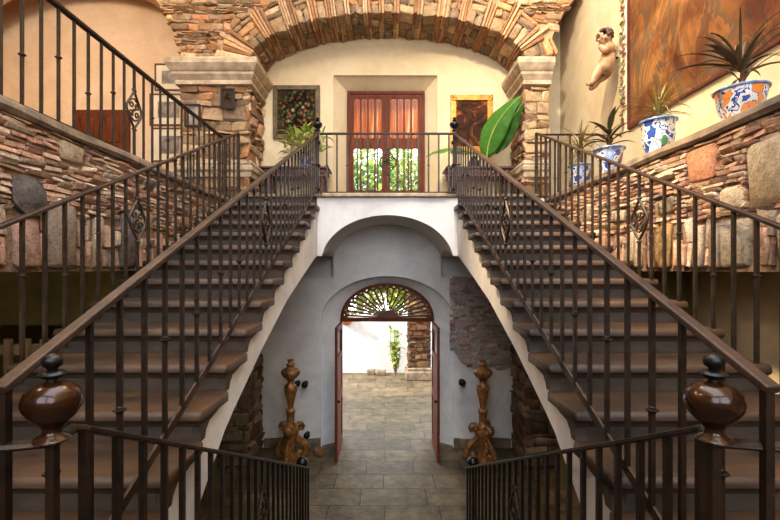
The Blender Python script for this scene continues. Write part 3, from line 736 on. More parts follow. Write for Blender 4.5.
sc.build('fan_scallops', M['wood_fan'], dr)
for s in (-1, 1):
    x0, x1 = s*0.885, s*0.84; lf = MB(); zb, zt = G + 0.02, -0.99; y0, y1 = 7.24, 8.12
    lf.box((x0, y0, zb), (x1, y0+0.10, zt)); lf.box((x0, y1-0.10, zb), (x1, y1, zt))
    for a, b in ((zb, zb+0.18), (-2.35, -2.20), (-1.62, -1.52), (zt-0.11, zt)): lf.box((x0, y0+0.1, a), (x1, y1-0.1, b))
    lo = lf.build('door_leaf', M['wood_door'], dr, bevel=0.006)
    for a, b in ((zb+0.18, -2.35), (-2.20, -1.62)):
        MB().box((s*0.873, y0+0.1, a), (s*0.855, y1-0.1, b)).build('panel', M['wood_door'], lo)
    MB().box((s*0.865, y0+0.1, -1.52), (s*0.861, y1-0.1, zt-0.11)).build('pane', M['glass'], lo)
    MB().ball((s*0.82, y0+0.06, -2.25), 0.025).build('knob', M['black_iron'], lo)

# ---------------------------------------------------------------- upper door with arched panes
d1 = thing('door_1', (0, 8.2, UP), 'closed wooden double door with rows of arched panes at the top of the stairs', 'door', kind='structure')
L0, L1 = -0.757, 0.712; mid = (L0+L1)/2
MB().box((L0, 8.14, UP+0.02), (L0+0.05, 8.21, 3.37)).box((L1-0.05, 8.14, UP+0.02), (L1, 8.21, 3.37)).box((L0+0.05, 8.14, 3.32), (L1-0.05, 8.21, 3.37)).build('frame', M['wood_door'], d1)
for a, b in ((L0+0.048, mid-0.001), (mid+0.001, L1-0.048)):
    lf = MB(); y0, y1 = 8.16, 8.20; st_ = 0.075; i0, i1 = a+st_, b-st_
    lf.box((a, y0, UP+0.03), (i0, y1, 3.315)); lf.box((i1, y0, UP+0.03), (b, y1, 3.315))
    for z0, z1 in ((UP+0.03, 1.47), (2.31, 2.46), (3.26, 3.315)): lf.box((i0, y0, z0), (i1, y1, z1))
    pwid = (i1-i0)/4; panes = []
    for z0, z1 in ((1.47, 2.31), (2.46, 3.26)):
        for k in range(4):
            xa, xb = i0+pwid*k, i0+pwid*(k+1)
            if k: lf.box((xa-0.014, y0, z0), (xa+0.014, y1, z1))
            for sg, ze in ((1, z1), (-1, z0)):
                arc = [(xa + (xb-xa)*(0.5 - 0.5*math.cos(PI*j/8)), ze - sg*0.075 + sg*0.058*math.sin(PI*j/8)) for j in range(9)]
                lf.prism([(xa, ze)] + arc + [(xb, ze)], 1, y0+0.005, y1-0.005)
            panes.append((xa, xb, z0, z1))
    if a > mid: lf.box((mid-0.02, 8.145, UP+0.04), (mid+0.02, 8.16, 3.30))
    lo = lf.build('door_leaf', M['wood_door'], d1)
    for xa, xb, z0, z1 in panes: MB().box((xa+0.01, 8.178, z0), (xb-0.01, 8.182, z1)).build('pane', M['glass'], lo)
    MB().ball((a+0.03 if a > mid else b-0.03, 8.13, 2.05), 0.03).bar((a+0.03 if a > mid else b-0.03, 8.13, 2.05), (a+0.03 if a > mid else b-0.03, 8.165, 2.05), 0.015, 0.015).build('knob', M['black_iron'], lo)
for i, (a, b) in enumerate(((L0+0.06, mid-0.02), (mid+0.02, L1-0.06))):
    n = 40; pr_ = [(a+(b-a)*j/n, 8.42 + 0.022*math.sin(j*1.35) + 0.012*math.sin(j*0.5)) for j in range(n+1)]
    c = MB().loft([[(x, y, z) for x, y in pr_] for z in (2.40, 2.7, 3.0, 3.36)], closed=False, caps=False).build('curtain', M['drape'], None, solid=0.004, angle=80)
    tag(c, ('terracotta cloth behind the upper panes of the door leaf nearer the olive framed bouquet', 'terracotta cloth behind the upper panes of the door leaf nearer the gold framed painting')[i], 'curtain', 'cloths behind the upper door')
    MB().tube([(a - 0.02, 8.42, 3.362), (b + 0.02, 8.42, 3.362)], 0.008, 6).build('curtain_rod', M['iron'], c)

# ---------------------------------------------------------------- pictures
def picture(name, x0, x1, z0, z1, y, fw, fmat, cmat, label, cat, group=None, matw=0, depth=0.05, wallface=None, rails=False):
    t = thing(name, ((x0+x1)/2, y, z0), label, cat, group)
    f = MB()
    for p in ([(x0, z0), (x1, z0), (x1-fw, z0+fw), (x0+fw, z0+fw)], [(x1, z0), (x1, z1), (x1-fw, z1-fw), (x1-fw, z0+fw)], [(x1, z1), (x0, z1), (x0+fw, z1-fw), (x1-fw, z1-fw)], [(x0, z1), (x0, z0), (x0+fw, z0+fw), (x0+fw, z1-fw)]):
        f.prism(p, 1, y-depth, y-0.003)
    if rails:
        for cx in (x0+fw*0.6, x1-fw*0.6):
            for cz in (z0+fw*0.6, z1-fw*0.6):
                for k in range(5):
                    a = k*1.256; f.ball((cx+0.035*math.cos(a), y-depth-0.002, cz+0.035*math.sin(a)), 0.03, 8, 6, (1, 0.5, 1))
    f.build('frame', M[fmat], t, bevel=0.008 if fw > 0.05 else 0.003)
    xa, xb, za, zb = x0+fw, x1-fw, z0+fw, z1-fw
    if matw:
        MB().box((xa, y-depth*0.45, za), (xb, y-depth*0.3, zb)).build('mat_board', M['mat_board'], t)
        MB().box((xa+matw, y-depth*0.52, za+matw), (xb-matw, y-depth*0.46, zb-matw)).build('print', M[cmat], t)
    else: MB().box((xa, y-depth*0.5, za), (xb, y-depth*0.3, zb)).build('canvas', M[cmat], t)
    return t
picture('painting', -2.09, -1.23, 2.38, 3.36, 7.9, 0.085, 'frame_olive', 'bouquet', 'dark flower bouquet painting in an olive gilt frame above a console table', 'painting')
picture('painting', 1.16, 1.93, 2.14, 3.18, 7.9, 0.10, 'frame_gold', 'darkcanvas', 'dark brown painting in an orange gold frame with rosette corners', 'painting', rails=True, depth=0.06)
picture('picture', -2.73, -2.495, 2.62, 2.96, 7.056, 0.028, 'iron', 'roses', 'small framed picture of red flowers on the stone pier', 'picture', depth=0.03)
picture('picture', -3.32, -3.06, 2.33, 2.70, 7.056, 0.03, 'iron', 'photo', 'small black framed picture low on the stone pier behind the gallery railing', 'picture', depth=0.03)
picture('picture', -4.64, -3.9, 3.56, 4.10, 8.6, 0.03, 'frame_dark', 'photo', 'topmost of three dark framed prints beside the stone pier', 'picture', 'framed prints at the end of the gallery', 0.11, 0.03)
picture('picture', -4.74, -3.98, 2.86, 3.50, 8.6, 0.03, 'frame_dark', 'photo', 'middle of three dark framed prints beside the stone pier', 'picture', 'framed prints at the end of the gallery', 0.13, 0.03)
picture('picture', -4.70, -3.98, 2.14, 2.82, 8.6, 0.03, 'frame_dark', 'photo', 'lowest of three dark framed prints beside the stone pier', 'picture', 'framed prints at the end of the gallery', 0.13, 0.03)
# door at the end of the gallery
d3 = thing('door_3', (-5.7, 8.6, UP), 'red brown wooden double door at the end of the gallery', 'door', kind='structure')
MB().box((-6.25, 8.53, UP), (-5.13, 8.6, 3.16)).build('frame', M['wood_door'], d3)
for a, b in ((-6.18, -5.70), (-5.68, -5.20)):
    m_ = MB().box((a, 8.50, UP+0.02), (b, 8.53, 3.08))
    for z0, z1 in ((1.2, 1.75), (1.85, 2.4), (2.5, 3.0)): m_.box((a+0.08, 8.48, z0), (b-0.08, 8.5, z1))
    m_.build('door_leaf', M['wood_door'], d3, bevel=0.008)
# very large canvas on the wall above the ledge
t = thing('wall_painting', (3.3, 4.4, 1.95), 'very large brown painting of flowing drapery hung above the potted plants', 'painting')
MB().box((3.275, 2.6, 1.93), (3.297, 5.83, 4.75)).build('canvas', M['folds'], t)
f = MB()
for a, b in (((3.262, 5.80, 1.90), (3.299, 5.86, 4.78)), ((3.262, 2.57, 1.90), (3.299, 5.80, 1.93)), ((3.262, 2.57, 4.75), (3.299, 5.80, 4.78)), ((3.262, 2.57, 1.93), (3.299, 2.6, 4.75))): f.box(a, b)
f.build('frame', M['frame_dark'], t)
# flowering garland strip beside the canvas
t = thing('hanging_garland', (3.29, 5.99, 1.9), 'narrow hanging garland of pink flowers and green leaves beside the huge canvas', 'garland')
MB().box((3.288, 5.91, 1.90), (3.298, 6.07, 4.75)).build('backing_strip', M['mat_board'], t)
g = MB(); fl = MB(); z = 1.93
g.tube([(3.28, 5.99 + 0.03*math.sin(k*0.9), 1.92 + k*0.08) for k in range(36)], 0.005, 5, col=lin((120, 120, 60)))
while z < 4.7:
    y = 5.99 + R.uniform(-0.045, 0.045)
    g.leaf((3.26, y, z), R.choice([PI/2, -PI/2]) + R.uniform(-0.3, 0.3), R.uniform(0.1, 1.0), R.uniform(0.07, 0.11), 0.035, 0.3, 4, col=lin(R.choice([(130, 140, 70), (170, 170, 90), (150, 150, 84)])))
    if R.random() < 0.5:
        c = lin(R.choice([(206, 130, 120), (220, 170, 150), (190, 110, 100)])); yy = 5.99 + R.uniform(-0.04, 0.04)
        for k in range(5): fl.ball((3.276, yy + 0.017*math.cos(k*1.257), z + 0.017*math.sin(k*1.257)), 0.013, 6, 4, (0.6, 1, 1), col=c)
    z += R.uniform(0.03, 0.055)
g.build('leaves', M['leaf'], t, recalc=False); fl.build('blossoms', M['leaf'], t)

# ---------------------------------------------------------------- carved cherub on the wall
def skin_chain(name, verts, edges, radii, mat, parent, sub=2):
    me = bpy.data.meshes.new(name); o0 = Vector(verts[0])
    me.from_pydata([Vector(v) - o0 for v in verts], edges, []); o = bpy.data.objects.new(name, me); C.objects.link(o)
    o.parent = parent; o.location = o0 - WLOC[parent]; WLOC[o] = o0
    o.modifiers.new('skin', 'SKIN'); sk = me.skin_vertices[0].data
    for i, r in enumerate(radii): sk[i].radius = (r, r) if not isinstance(r, tuple) else r
    sk[0].use_root = True
    s_ = o.modifiers.new('sub', 'SUBSURF'); s_.levels = sub; s_.render_levels = sub
    me.materials.append(mat)
    # freeze the modifiers into real mesh
    dg = bpy.context.evaluated_depsgraph_get(); bpy.context.view_layer.update()
    me2 = bpy.data.meshes.new_from_object(o.evaluated_get(dg)); o.modifiers.clear(); o.data = me2; me2.name = name
    if not me2.materials: me2.materials.append(mat)
    me2.polygons.foreach_set('use_smooth', [True]*len(me2.polygons))
    return o
ct = thing('cherub_figure', (3.3, 6.1, 2.55), 'carved wooden cherub hanging on the cream wall with one leg crossed', 'sculpture')
cv = [(3.120, 6.110, 2.85), (3.110, 6.090, 2.96), (3.140, 6.090, 3.06), (3.120, 6.080, 3.14), (3.090, 6.070, 3.17),
      (3.055, 6.050, 3.22), (3.050, 6.040, 3.30),
      (3.070, 6.010, 2.81), (2.930, 5.960, 2.79), (2.880, 5.960, 2.68), (2.820, 5.960, 2.575), (2.750, 5.940, 2.55),
      (3.080, 6.200, 2.78), (2.960, 6.130, 2.70), (2.930, 6.050, 2.63), (2.880, 6.000, 2.55), (2.810, 5.990, 2.50),
      (3.110, 6.000, 3.10), (3.010, 5.950, 3.02), (2.970, 5.980, 3.08), (2.965, 6.000, 3.12),
      (3.170, 6.180, 3.12), (3.180, 6.200, 3.24), (3.160, 6.120, 3.29), (3.130, 6.100, 3.31)]
ce = [(0,1),(1,2),(2,3),(3,4),(4,5),(5,6),(0,7),(7,8),(8,9),(9,10),(10,11),(0,12),(12,13),(13,14),(14,15),(15,16),(3,17),(17,18),(18,19),(19,20),(3,21),(21,22),(22,23),(23,24)]
cr = [0.125, 0.13, 0.115, 0.08, 0.055, 0.105, 0.075, 0.10, 0.082, 0.07, 0.042, 0.03, 0.10, 0.08, 0.068, 0.042, 0.03, 0.062, 0.054, 0.044, 0.034, 0.062, 0.054, 0.044, 0.034]
body = skin_chain('body', cv, ce, cr, M['skin_wood'], ct)
h = MB(); hc = Vector((3.053, 6.045, 3.265))
for k in range(70):
    a = R.uniform(0, 2*PI); b = R.uniform(-0.1, 1.0); d = Vector((math.cos(a)*math.sqrt(1-b*b), math.sin(a)*math.sqrt(1-b*b), b))
    if d.x < -0.15 and d.y < 0.3 and d.z < 0.6: continue
    p = hc + Vector((d.x*0.095, d.y*0.095, d.z*0.105)); h.ball(p, R.uniform(0.020, 0.030), 7, 5)
h.build('hair', M['hair_wood'], ct)
fc = MB()
face = Vector((-0.78, -0.62, 0)); sd = Vector((0.62, -0.78, 0))
for sg in (-1, 1):
    fc.ball(hc + face*0.088 + sd*sg*0.034 + Vector((0, 0, -0.018)), 0.008, 8, 6)
eyes = fc.build('eyes', M['hair_wood'], ct)
fc = MB().ball(hc + face*0.098 + Vector((0, 0, -0.038)), 0.016, 8, 6).ball(hc + face*0.076 + sd*0.046 + Vector((0, 0, -0.052)), 0.02, 8, 6).ball(hc + face*0.076 - sd*0.046 + Vector((0, 0, -0.052)), 0.02, 8, 6)
fc.build('nose_and_cheeks', M['skin_wood'], ct)
fc = MB()
for base, dr_ in (((2.965, 6.0, 3.12), (-0.1, 0.4, 0.6)), ((3.13, 6.10, 3.31), (-0.5, -0.3, 0.3))):
    for k in range(5):
        d = Vector(dr_).normalized(); o_ = Vector((0, 0, 1)).cross(d).normalized()
        p = Vector(base) + o_*(k-2)*0.010; l = (0.032, 0.042, 0.045, 0.04, 0.026)[k]
        fc.tube([p, p + d*l*0.6 + o_*(k-2)*0.003, p + d*l + Vector((0, 0, -0.006))], [0.0075, 0.0065, 0.005], 6)
fc.build('fingers', M['skin_wood'], ct)
MB().tube([(3.16, 6.10, 3.0), (3.24, 6.16, 3.02), (3.298, 6.17, 3.03)], 0.018, 6).build('wall_peg', M['black_iron'], ct)

# ---------------------------------------------------------------- plants
PURPLE = [(96, 76, 62), (118, 100, 70), (80, 70, 54), (134, 108, 80)]
GREEN = [(84, 108, 52), (110, 132, 62), (70, 94, 46)]
STRAW = [(150, 140, 78), (176, 160, 100), (120, 124, 62), (160, 120, 80)]
LIGHT = [(222, 224, 130), (200, 210, 104), (150, 176, 72), (236, 234, 180)]
def pot(t, c, prof, mat, rim=None):
    x, y, z = c; MB().lathe(prof, c, 32).build('pot', M[mat], t, angle=60)
    top = prof[-3]
    MB().lathe([(0.0, prof[-1][1]-0.03), (prof[-1][0]*0.98, prof[-1][1]-0.03), (prof[-1][0]*0.98, prof[-1][1]-0.022), (0.0, prof[-1][1]-0.015)], c, 20).build('soil', M['soil'], t)
    if rim: MB().tube([(x+rim[0]*math.cos(2*PI*k/36), y+rim[0]*math.sin(2*PI*k/36), z+rim[1]) for k in range(36)], 0.012, 8, loop=True).build('rim', M['glaze_blue'], t)
LZ = 1.147
def bowl(rb, rt, h, fl=0.0): return [(rb*0.9, 0), (rb, 0.012), (rb*0.98, 0.03), (rb + (rt-rb)*0.55, h*0.42), (rt*0.97, h*0.88), (rt, h), (rt-0.014, h), (rt-0.02, h*0.9)]
t = thing('potted_plant', (2.75, 3.36, LZ), 'orange and blue glazed pot with long dark purple leaves on the ledge', 'potted plant', 'potted plants on the ledge')
pot(t, (2.75, 3.36, LZ), bowl(0.115, 0.172, 0.245), 'tal_orange', (0.172, 0.245))
f = MB(); sc_ = MB(); b0 = Vector((2.75, 3.36, LZ+0.22))
sc_.tube([b0, b0+Vector((0.01, 0.0, 0.12)), b0+Vector((0.0, -0.01, 0.24))], [0.014, 0.012, 0.008], 7, col=lin((150, 70, 60))); sc_.tube([b0, b0+Vector((0.05, 0.03, 0.10))], 0.010, 6, col=lin((150, 80, 60)))
for k in range(17):
    h_ = R.uniform(0.03, 0.25); az = k*2.4 + R.uniform(-0.3, 0.3)
    f.leaf(b0 + Vector((0, 0, h_)), az, R.uniform(0.3, 1.0), R.uniform(0.32, 0.52), R.uniform(0.028, 0.046), R.uniform(0.6, 1.2), 8, 0.3, lin(R.choice(PURPLE)), R.uniform(-0.4, 0.4))
for k in range(16): f.leaf(b0 + Vector((0, 0, R.uniform(0.08, 0.26))), k*2.4 + 0.7, R.uniform(0.3, 1.2), R.uniform(0.4, 0.6), R.uniform(0.018, 0.03), R.uniform(0.7, 1.3), 8, 0.3, lin(R.choice(PURPLE)))
f.leaf(b0 + Vector((0, 0, 0.2)), PI*0.75, 0.45, 0.5, 0.06, 0.5, 8, 0.3, lin(PURPLE[0])); f.leaf(b0 + Vector((0, 0, 0.2)), PI*1.1, 0.5, 0.45, 0.06, 0.55, 8, 0.3, lin(PURPLE[2])); f.leaf(b0 + Vector((0, 0, 0.25)), -0.5, 0.9, 0.4, 0.05, 0.7, 8, 0.3, lin(PURPLE[1]))
f.leaf(b0 + Vector((0, 0, 0.02)), PI, 0.1, 0.26, 0.10, 0.6, 8, 0.3, lin(PURPLE[3]))
sc_.build('stem', M['leaf'], t); f.build('foliage', M['leaf'], t, recalc=False)
t = thing('potted_plant', (2.75, 4.38, LZ), 'blue and yellow glazed jar with thin straw coloured spiky leaves on the ledge', 'potted plant', 'potted plants on the ledge')
pot(t, (2.75, 4.38, LZ), [(0.10, 0), (0.11, 0.012), (0.10, 0.03), (0.135, 0.10), (0.150, 0.20), (0.146, 0.28), (0.152, 0.33), (0.165, 0.35), (0.15, 0.352), (0.14, 0.33)], 'tal_blue', (0.163, 0.35))
f = MB(); b0 = Vector((2.75, 4.38, LZ+0.32)); st_ = MB().tube([b0, b0+Vector((0, 0, 0.12)), b0+Vector((-0.01, 0, 0.2))], [0.012, 0.010, 0.007], 6, col=lin((140, 120, 80)))
for k in range(75):
    f.leaf(b0 + Vector((0, 0, R.uniform(0.08, 0.2))), R.uniform(0, 2*PI), R.uniform(-0.1, 1.3), R.uniform(0.26, 0.42), 0.013, R.uniform(0.3, 1.1), 5, 0.2, lin(R.choice(STRAW)))
st_.build('stem', M['leaf'], t); f.build('foliage', M['leaf'], t, recalc=False)
t = thing('potted_plant', (2.73, 5.3, LZ), 'grey blue glazed bowl with broad drooping dark leaves on the ledge', 'potted plant', 'potted plants on the ledge')
pot(t, (2.73, 5.3, LZ), [(0.10, 0), (0.11, 0.012), (0.095, 0.04), (0.10, 0.09), (0.135, 0.16), (0.152, 0.25), (0.150, 0.30), (0.175, 0.325), (0.16, 0.328), (0.14, 0.31)], 'tal_white', (0.174, 0.325))
f = MB(); b0 = Vector((2.73, 5.3, LZ+0.30)); st_ = MB().tube([b0, b0+Vector((0, 0, 0.16)), b0+Vector((0.0, 0, 0.28))], [0.014, 0.011, 0.008], 6, col=lin((120, 90, 60)))
for k in range(15):
    f.leaf(b0 + Vector((0, 0, R.uniform(0.06, 0.28))), k*2.4 + R.uniform(-0.3, 0.3), R.uniform(0.15, 1.0), R.uniform(0.26, 0.40), R.uniform(0.055, 0.085), R.uniform(0.4, 0.9), 7, 0.25, lin(R.choice([(84, 66, 44), (104, 84, 54), (78, 74, 44), (120, 96, 60)])))
f.leaf(b0 + Vector((0, 0, 0.26)), -0.6, 1.25, 0.36, 0.09, 0.3, 7, 0.25, lin((78, 70, 46)))
st_.build('stem', M['leaf'], t); f.build('foliage', M['leaf'], t, recalc=False)
t = thing('potted_plant', (2.73, 6.1, LZ), 'blue glazed jar with a pale spiky plant beside the short railing', 'potted plant', 'potted plants on the ledge')
pot(t, (2.73, 6.1, LZ), [(0.11, 0), (0.12, 0.012), (0.12, 0.04), (0.14, 0.12), (0.146, 0.22), (0.14, 0.29), (0.152, 0.315), (0.14, 0.318), (0.13, 0.3)], 'tal_white', (0.15, 0.315))
f = MB(); b0 = Vector((2.73, 6.1, LZ+0.28)); st_ = MB().tube([b0, b0+Vector((0, 0, 0.3)), b0+Vector((0.02, 0, 0.42))], [0.016, 0.012, 0.008], 6, col=lin((140, 120, 90)))
for k in range(60):
    f.leaf(b0 + Vector((0.01, 0, R.uniform(0.15, 0.42))), R.uniform(0, 2*PI), R.uniform(-0.3, 1.2), R.uniform(0.3, 0.5), 0.016, R.uniform(0.3, 0.9), 5, 0.2, lin(R.choice(STRAW + [(190, 170, 130)])))
st_.build('stem', M['leaf'], t); f.build('foliage', M['leaf'], t, recalc=False)

# console tables on the landing
TZ = 1.76
def console(sx, label):
    t = thing('console_table', (sx*1.6, 7.6, UP + 0.02), label, 'table', 'console tables on the landing')
    x0, x1 = sorted((sx*1.0, sx*2.18)); y0, y1 = 7.34, 7.84
    MB().box((x0, y0, TZ-0.04), (x1, y1, TZ)).build('table_top', M['wood_dark'], t, bevel=0.012)
    ap = MB().box((x0+0.07, y0+0.05, TZ-0.16), (x1-0.07, y1-0.05, TZ-0.04))
    for k in range(9): ap.ball((x0+0.12+(x1-x0-0.24)*k/8, y0+0.045, TZ-0.10), 0.03, 8, 6, (1.3, 0.5, 1))
    ap.build('apron', M['wood_dark'], t)
    cr_ = MB()
    xe = x0+0.06 if sx > 0 else x1-0.06
    cr_.tube([(xe, y0+0.1, TZ-0.05), (xe - sx*0.05, y0+0.1, TZ-0.09), (xe - sx*0.045, y0+0.1, TZ-0.15), (xe + sx*0.01, y0+0.1, TZ-0.19), (xe + sx*0.04, y0+0.1, TZ-0.17)], 0.022, 8)
    cr_.build('carved_bracket', M['wood_dark'], t)
    p = None
    for lx in (x0+0.13, x1-0.13):
        for ly in (y0+0.1, y1-0.1):
            if p is None:
                p = MB().lathe([(0.035, 0), (0.04, 0.03), (0.022, 0.06), (0.03, 0.16), (0.042, 0.26), (0.028, 0.33), (0.04, 0.37), (0.04, TZ-0.16-UP-0.02)], (lx, ly, UP+0.021), 12).build('leg', M['wood_dark'], t); o_ = WLOC[p] - Vector((lx, ly, 0))
            else: copy_of(p, t, o_ + Vector((lx, ly, 0)))
console(-1, 'dark carved console table under the olive framed bouquet painting')
console(1, 'dark carved console table under the gold framed painting')
t = thing('potted_plant', (-1.42, 7.6, TZ), 'bushy plant with yellow green striped leaves on the console table', 'potted plant')
pot(t, (-1.42, 7.6, TZ), bowl(0.09, 0.13, 0.2), 'tal_white')
f = MB(); b0 = Vector((-1.42, 7.6, TZ+0.18)); st_ = MB()
for k in range(20):
    az = R.uniform(0, 2*PI); q = b0 + Vector((0.42*math.cos(az)*R.uniform(0.3, 1.1), -0.16 + 0.12*math.sin(az), R.uniform(0.10, 0.46)))
    st_.tube([b0, b0*0.5+q*0.5+Vector((0, 0, 0.05)), q], 0.005, 5, col=lin((110, 110, 60)))
    for j in range(7): f.leaf(q + Vector((0, 0, -0.02*j)), R.uniform(0, 2*PI), R.uniform(-0.1, 1.1), R.uniform(0.20, 0.32), R.uniform(0.045, 0.065), R.uniform(0.4, 1.0), 5, 0.25, lin(R.choice(LIGHT)))
st_.build('stems', M['leaf'], t); f.build('foliage', M['leaf'], t, recalc=False)
t = thing('potted_plant', (1.52, 7.55, TZ), 'large paddle leaved plant with huge green leaves in a dark vase on a console', 'potted plant')
MB().lathe([(0.06, 0), (0.07, 0.01), (0.09, 0.06), (0.085, 0.13), (0.05, 0.19), (0.055, 0.21), (0.045, 0.21), (0.04, 0.19)], (1.52, 7.55, TZ), 20).build('vase', M['black_iron'], t, angle=60)
def big_leaf(base, mid_, tip, w, nrm, col):
    mb = MB(); base, mid_, tip, nrm = Vector(base), Vector(mid_), Vector(tip), Vector(nrm).normalized(); rows = []; n = 18
    for i in range(n+1):
        t_ = i/n; p = base*(1-t_)**2 + mid_*2*t_*(1-t_) + tip*t_*t_; d = ((mid_-base)*(1-t_) + (tip-mid_)*t_).normalized(); sd_ = d.cross(nrm).normalized()
        ww = w*0.5*(math.sin(PI*min(1.0, t_**0.85*0.98+0.02))**0.8) + 0.002; row = []
        for j in range(-6, 7):
            k = j/6; row.append(p + sd_*ww*k + nrm*(abs(k)*ww*0.32 + 0.012*math.sin(t_*26 + (1 if k > 0 else 2))*abs(k)))
        rows.append(row)
    mb.loft(rows, False, False, False, lin(col))
    mb.tube([base*(1-t_)**2 + mid_*2*t_*(1-t_) + tip*t_*t_ - nrm*0.004 for t_ in [i/12 for i in range(13)]], [0.011*(1-i/13) + 0.002 for i in range(13)], 6, col=lin((150, 170, 80)))
    return mb
big_leaf((1.72, 7.42, 1.93), (1.70, 7.25, 2.45), (2.20, 7.02, 2.84), 0.42, (0.25, 0.9, -0.25), (62, 106, 34)).build('leaf', M['leaf'], t, recalc=False, solid=0.003)
big_leaf((1.86, 7.45, 2.0), (2.0, 7.3, 2.4), (2.22, 7.0, 2.72), 0.34, (0.5, 0.8, -0.2), (44, 82, 28)).build('leaf', M['leaf'], t, recalc=False, solid=0.003)
big_leaf((1.50, 7.5, 2.0), (1.1, 7.25, 2.16), (0.64, 7.1, 1.86), 0.22, (0.0, 0.45, -0.9), (84, 124, 48)).build('leaf', M['leaf'], t, recalc=False, solid=0.003)
st_ = MB().tube([(1.52, 7.55, TZ+0.1), (1.58, 7.5, TZ+0.2), (1.72, 7.42, 1.95)], 0.011, 6, col=lin((110, 130, 60))).tube([(1.52, 7.55, TZ+0.1), (1.7, 7.5, TZ+0.18), (1.86, 7.45, 2.01)], 0.010, 6, col=lin((110, 130, 60))).tube([(1.52, 7.55, TZ+0.1), (1.52, 7.54, TZ+0.22), (1.49, 7.5, 2.01)], 0.009, 6, col=lin((110, 130, 60)))
st_.build('stems', M['leaf'], t)

# ---------------------------------------------------------------- ground floor objects
def torchere(x, y, label, ph):
    t = thing('carved_torchere', (x, y, G), label, 'candle stand', 'carved gilded candle stands')
    z0 = G
    MB().lathe([(0.09, 0.60), (0.10, 0.64), (0.075, 0.68), (0.062, 0.72), (0.062, 0.86), (0.075, 0.875), (0.082, 0.905), (0.07, 0.935), (0.045, 0.95), (0.05, 1.0), (0.068, 1.10), (0.098, 1.22), (0.108, 1.29), (0.095, 1.335), (0.05, 1.375), (0.042, 1.40), (0.07, 1.425)], (x, y, z0), 24, lobes=8, amp=0.04).build('shaft', M['gilt'], t, angle=60)
    MB().lathe([(0.05, 1.425), (0.11, 1.47), (0.150, 1.53), (0.155, 1.565), (0.13, 1.60), (0.08, 1.62), (0.055, 1.65), (0.075, 1.68), (0.05, 1.70), (0.045, 1.74), (0.06, 1.765), (0.0, 1.765)], (x, y, z0), 28, lobes=14, amp=0.035).build('drip_bowl', M['gilt'], t, angle=60)
    b = MB().lathe([(0.10, 0.04), (0.11, 0.08), (0.07, 0.14), (0.055, 0.26), (0.075, 0.36), (0.10, 0.46), (0.11, 0.54), (0.10, 0.60), (0.07, 0.66)], (x, y, z0), 18, lobes=6, amp=0.12)
    b.prism([(x+0.21*math.cos(a), y+0.21*math.sin(a)) for a in [ph + PI/3*k for k in range(6)]], 2, z0+0.0, z0+0.06)
    b.build('base', M['gilt'], t, angle=50)
    for k in range(3):
        a = ph + 2*PI*k/3; ca, sa = math.cos(a), math.sin(a); m_ = MB()
        def Q(r, z): return (x + ca*r, y + sa*r, z0 + z)
        m_.tube([Q(0.07, 0.64), Q(0.13, 0.675), Q(0.19, 0.665), Q(0.215, 0.62), Q(0.195, 0.57), Q(0.155, 0.575), Q(0.15, 0.61), Q(0.175, 0.62)], [0.03, 0.036, 0.038, 0.038, 0.034, 0.028, 0.022, 0.014], 8, flat=1.7)
        m_.tube([Q(0.13, 0.585), Q(0.105, 0.52), Q(0.11, 0.45), Q(0.17, 0.39), Q(0.24, 0.32), Q(0.282, 0.23), Q(0.272, 0.13), Q(0.21, 0.065), Q(0.14, 0.085), Q(0.125, 0.15), Q(0.165, 0.195), Q(0.205, 0.17), Q(0.195, 0.14)], [0.026, 0.03, 0.034, 0.038, 0.044, 0.048, 0.046, 0.04, 0.034, 0.03, 0.026, 0.022, 0.014], 8, flat=1.7)
        m_.tube([Q(0.09, 0.40), Q(0.13, 0.34), Q(0.135, 0.27), Q(0.10, 0.24), Q(0.085, 0.28)], [0.024, 0.026, 0.024, 0.02, 0.012], 8, flat=1.5)
        m_.ball(Q(0.185, 0.155), 0.028, 10, 8); m_.ball(Q(0.175, 0.60), 0.024, 10, 8); m_.ball(Q(0.205, 0.385), 0.034, 10, 8); m_.ball(Q(0.275, 0.27), 0.03, 10, 8)
        m_.build('scroll_foot', M['gilt'], t, angle=60)
torchere(-1.62, 7.2, 'carved gilded wooden candle stand beside the small stone on the floor', PI*1.5)
torchere(1.60, 7.2, 'carved gilded wooden candle stand below the stripped plaster patch', PI*1.5 + 0.5)
def knob(x, z, r, out, label):
    t = MB().lathe([(r*0.7, 0), (r*0.7, 0.012), (0.014, 0.02), (0.014, out-r), (r*0.5, out-r*0.9), (r, out), (r*0.9, out+r*0.5), (r*0.5, out+r*0.88), (0, out+r)], (0, 0, 0), 18)
    t.v = [(x+p[0], 7.9-p[2], z+p[1]) for p in t.v]
    tag(t.build('wall_boss', M['black_iron'], angle=60), label, 'knob', 'black iron knobs on the lower wall')
knob(-1.49, -2.09, 0.062, 0.13, 'black iron wall knob nearer the open door, one of a pair beside a candle stand')
knob(-1.63, -2.08, 0.058, 0.10, 'black iron wall knob partly hidden by a candle stand, one of a pair')
knob(1.36, -2.06, 0.068, 0.10, 'single black iron wall knob under the edge of the stripped patch')
knob(-1.46, -3.02, 0.06, 0.10, 'low black iron wall knob beside the foot of a candle stand')
s_ = MB(); stone(s_, lambda a, b, c: (a, b, c), -1.29, -1.10, 7.5, 7.66, G, G+0.14, lin((150, 112, 76)), 0.012, 0.04); s_.v = [(p[0], p[1], max(p[2], G)) for p in s_.v]
tag(s_.build('door_stone', M['stones']), 'small brown stone on the floor next to the open door', 'stone')
t = thing('slatted_screen', (-3.2, 3.4, G), 'tall dark slatted wooden screen under the railed gallery', 'screen')
for a, b in ((-0.68, -0.6), (G+0.1, G+0.2), (-1.9, -1.82)): MB().box((-3.75, 3.40, a), (-2.72, 3.45, b)).build('cross_rail', M['wood_screen'], t)
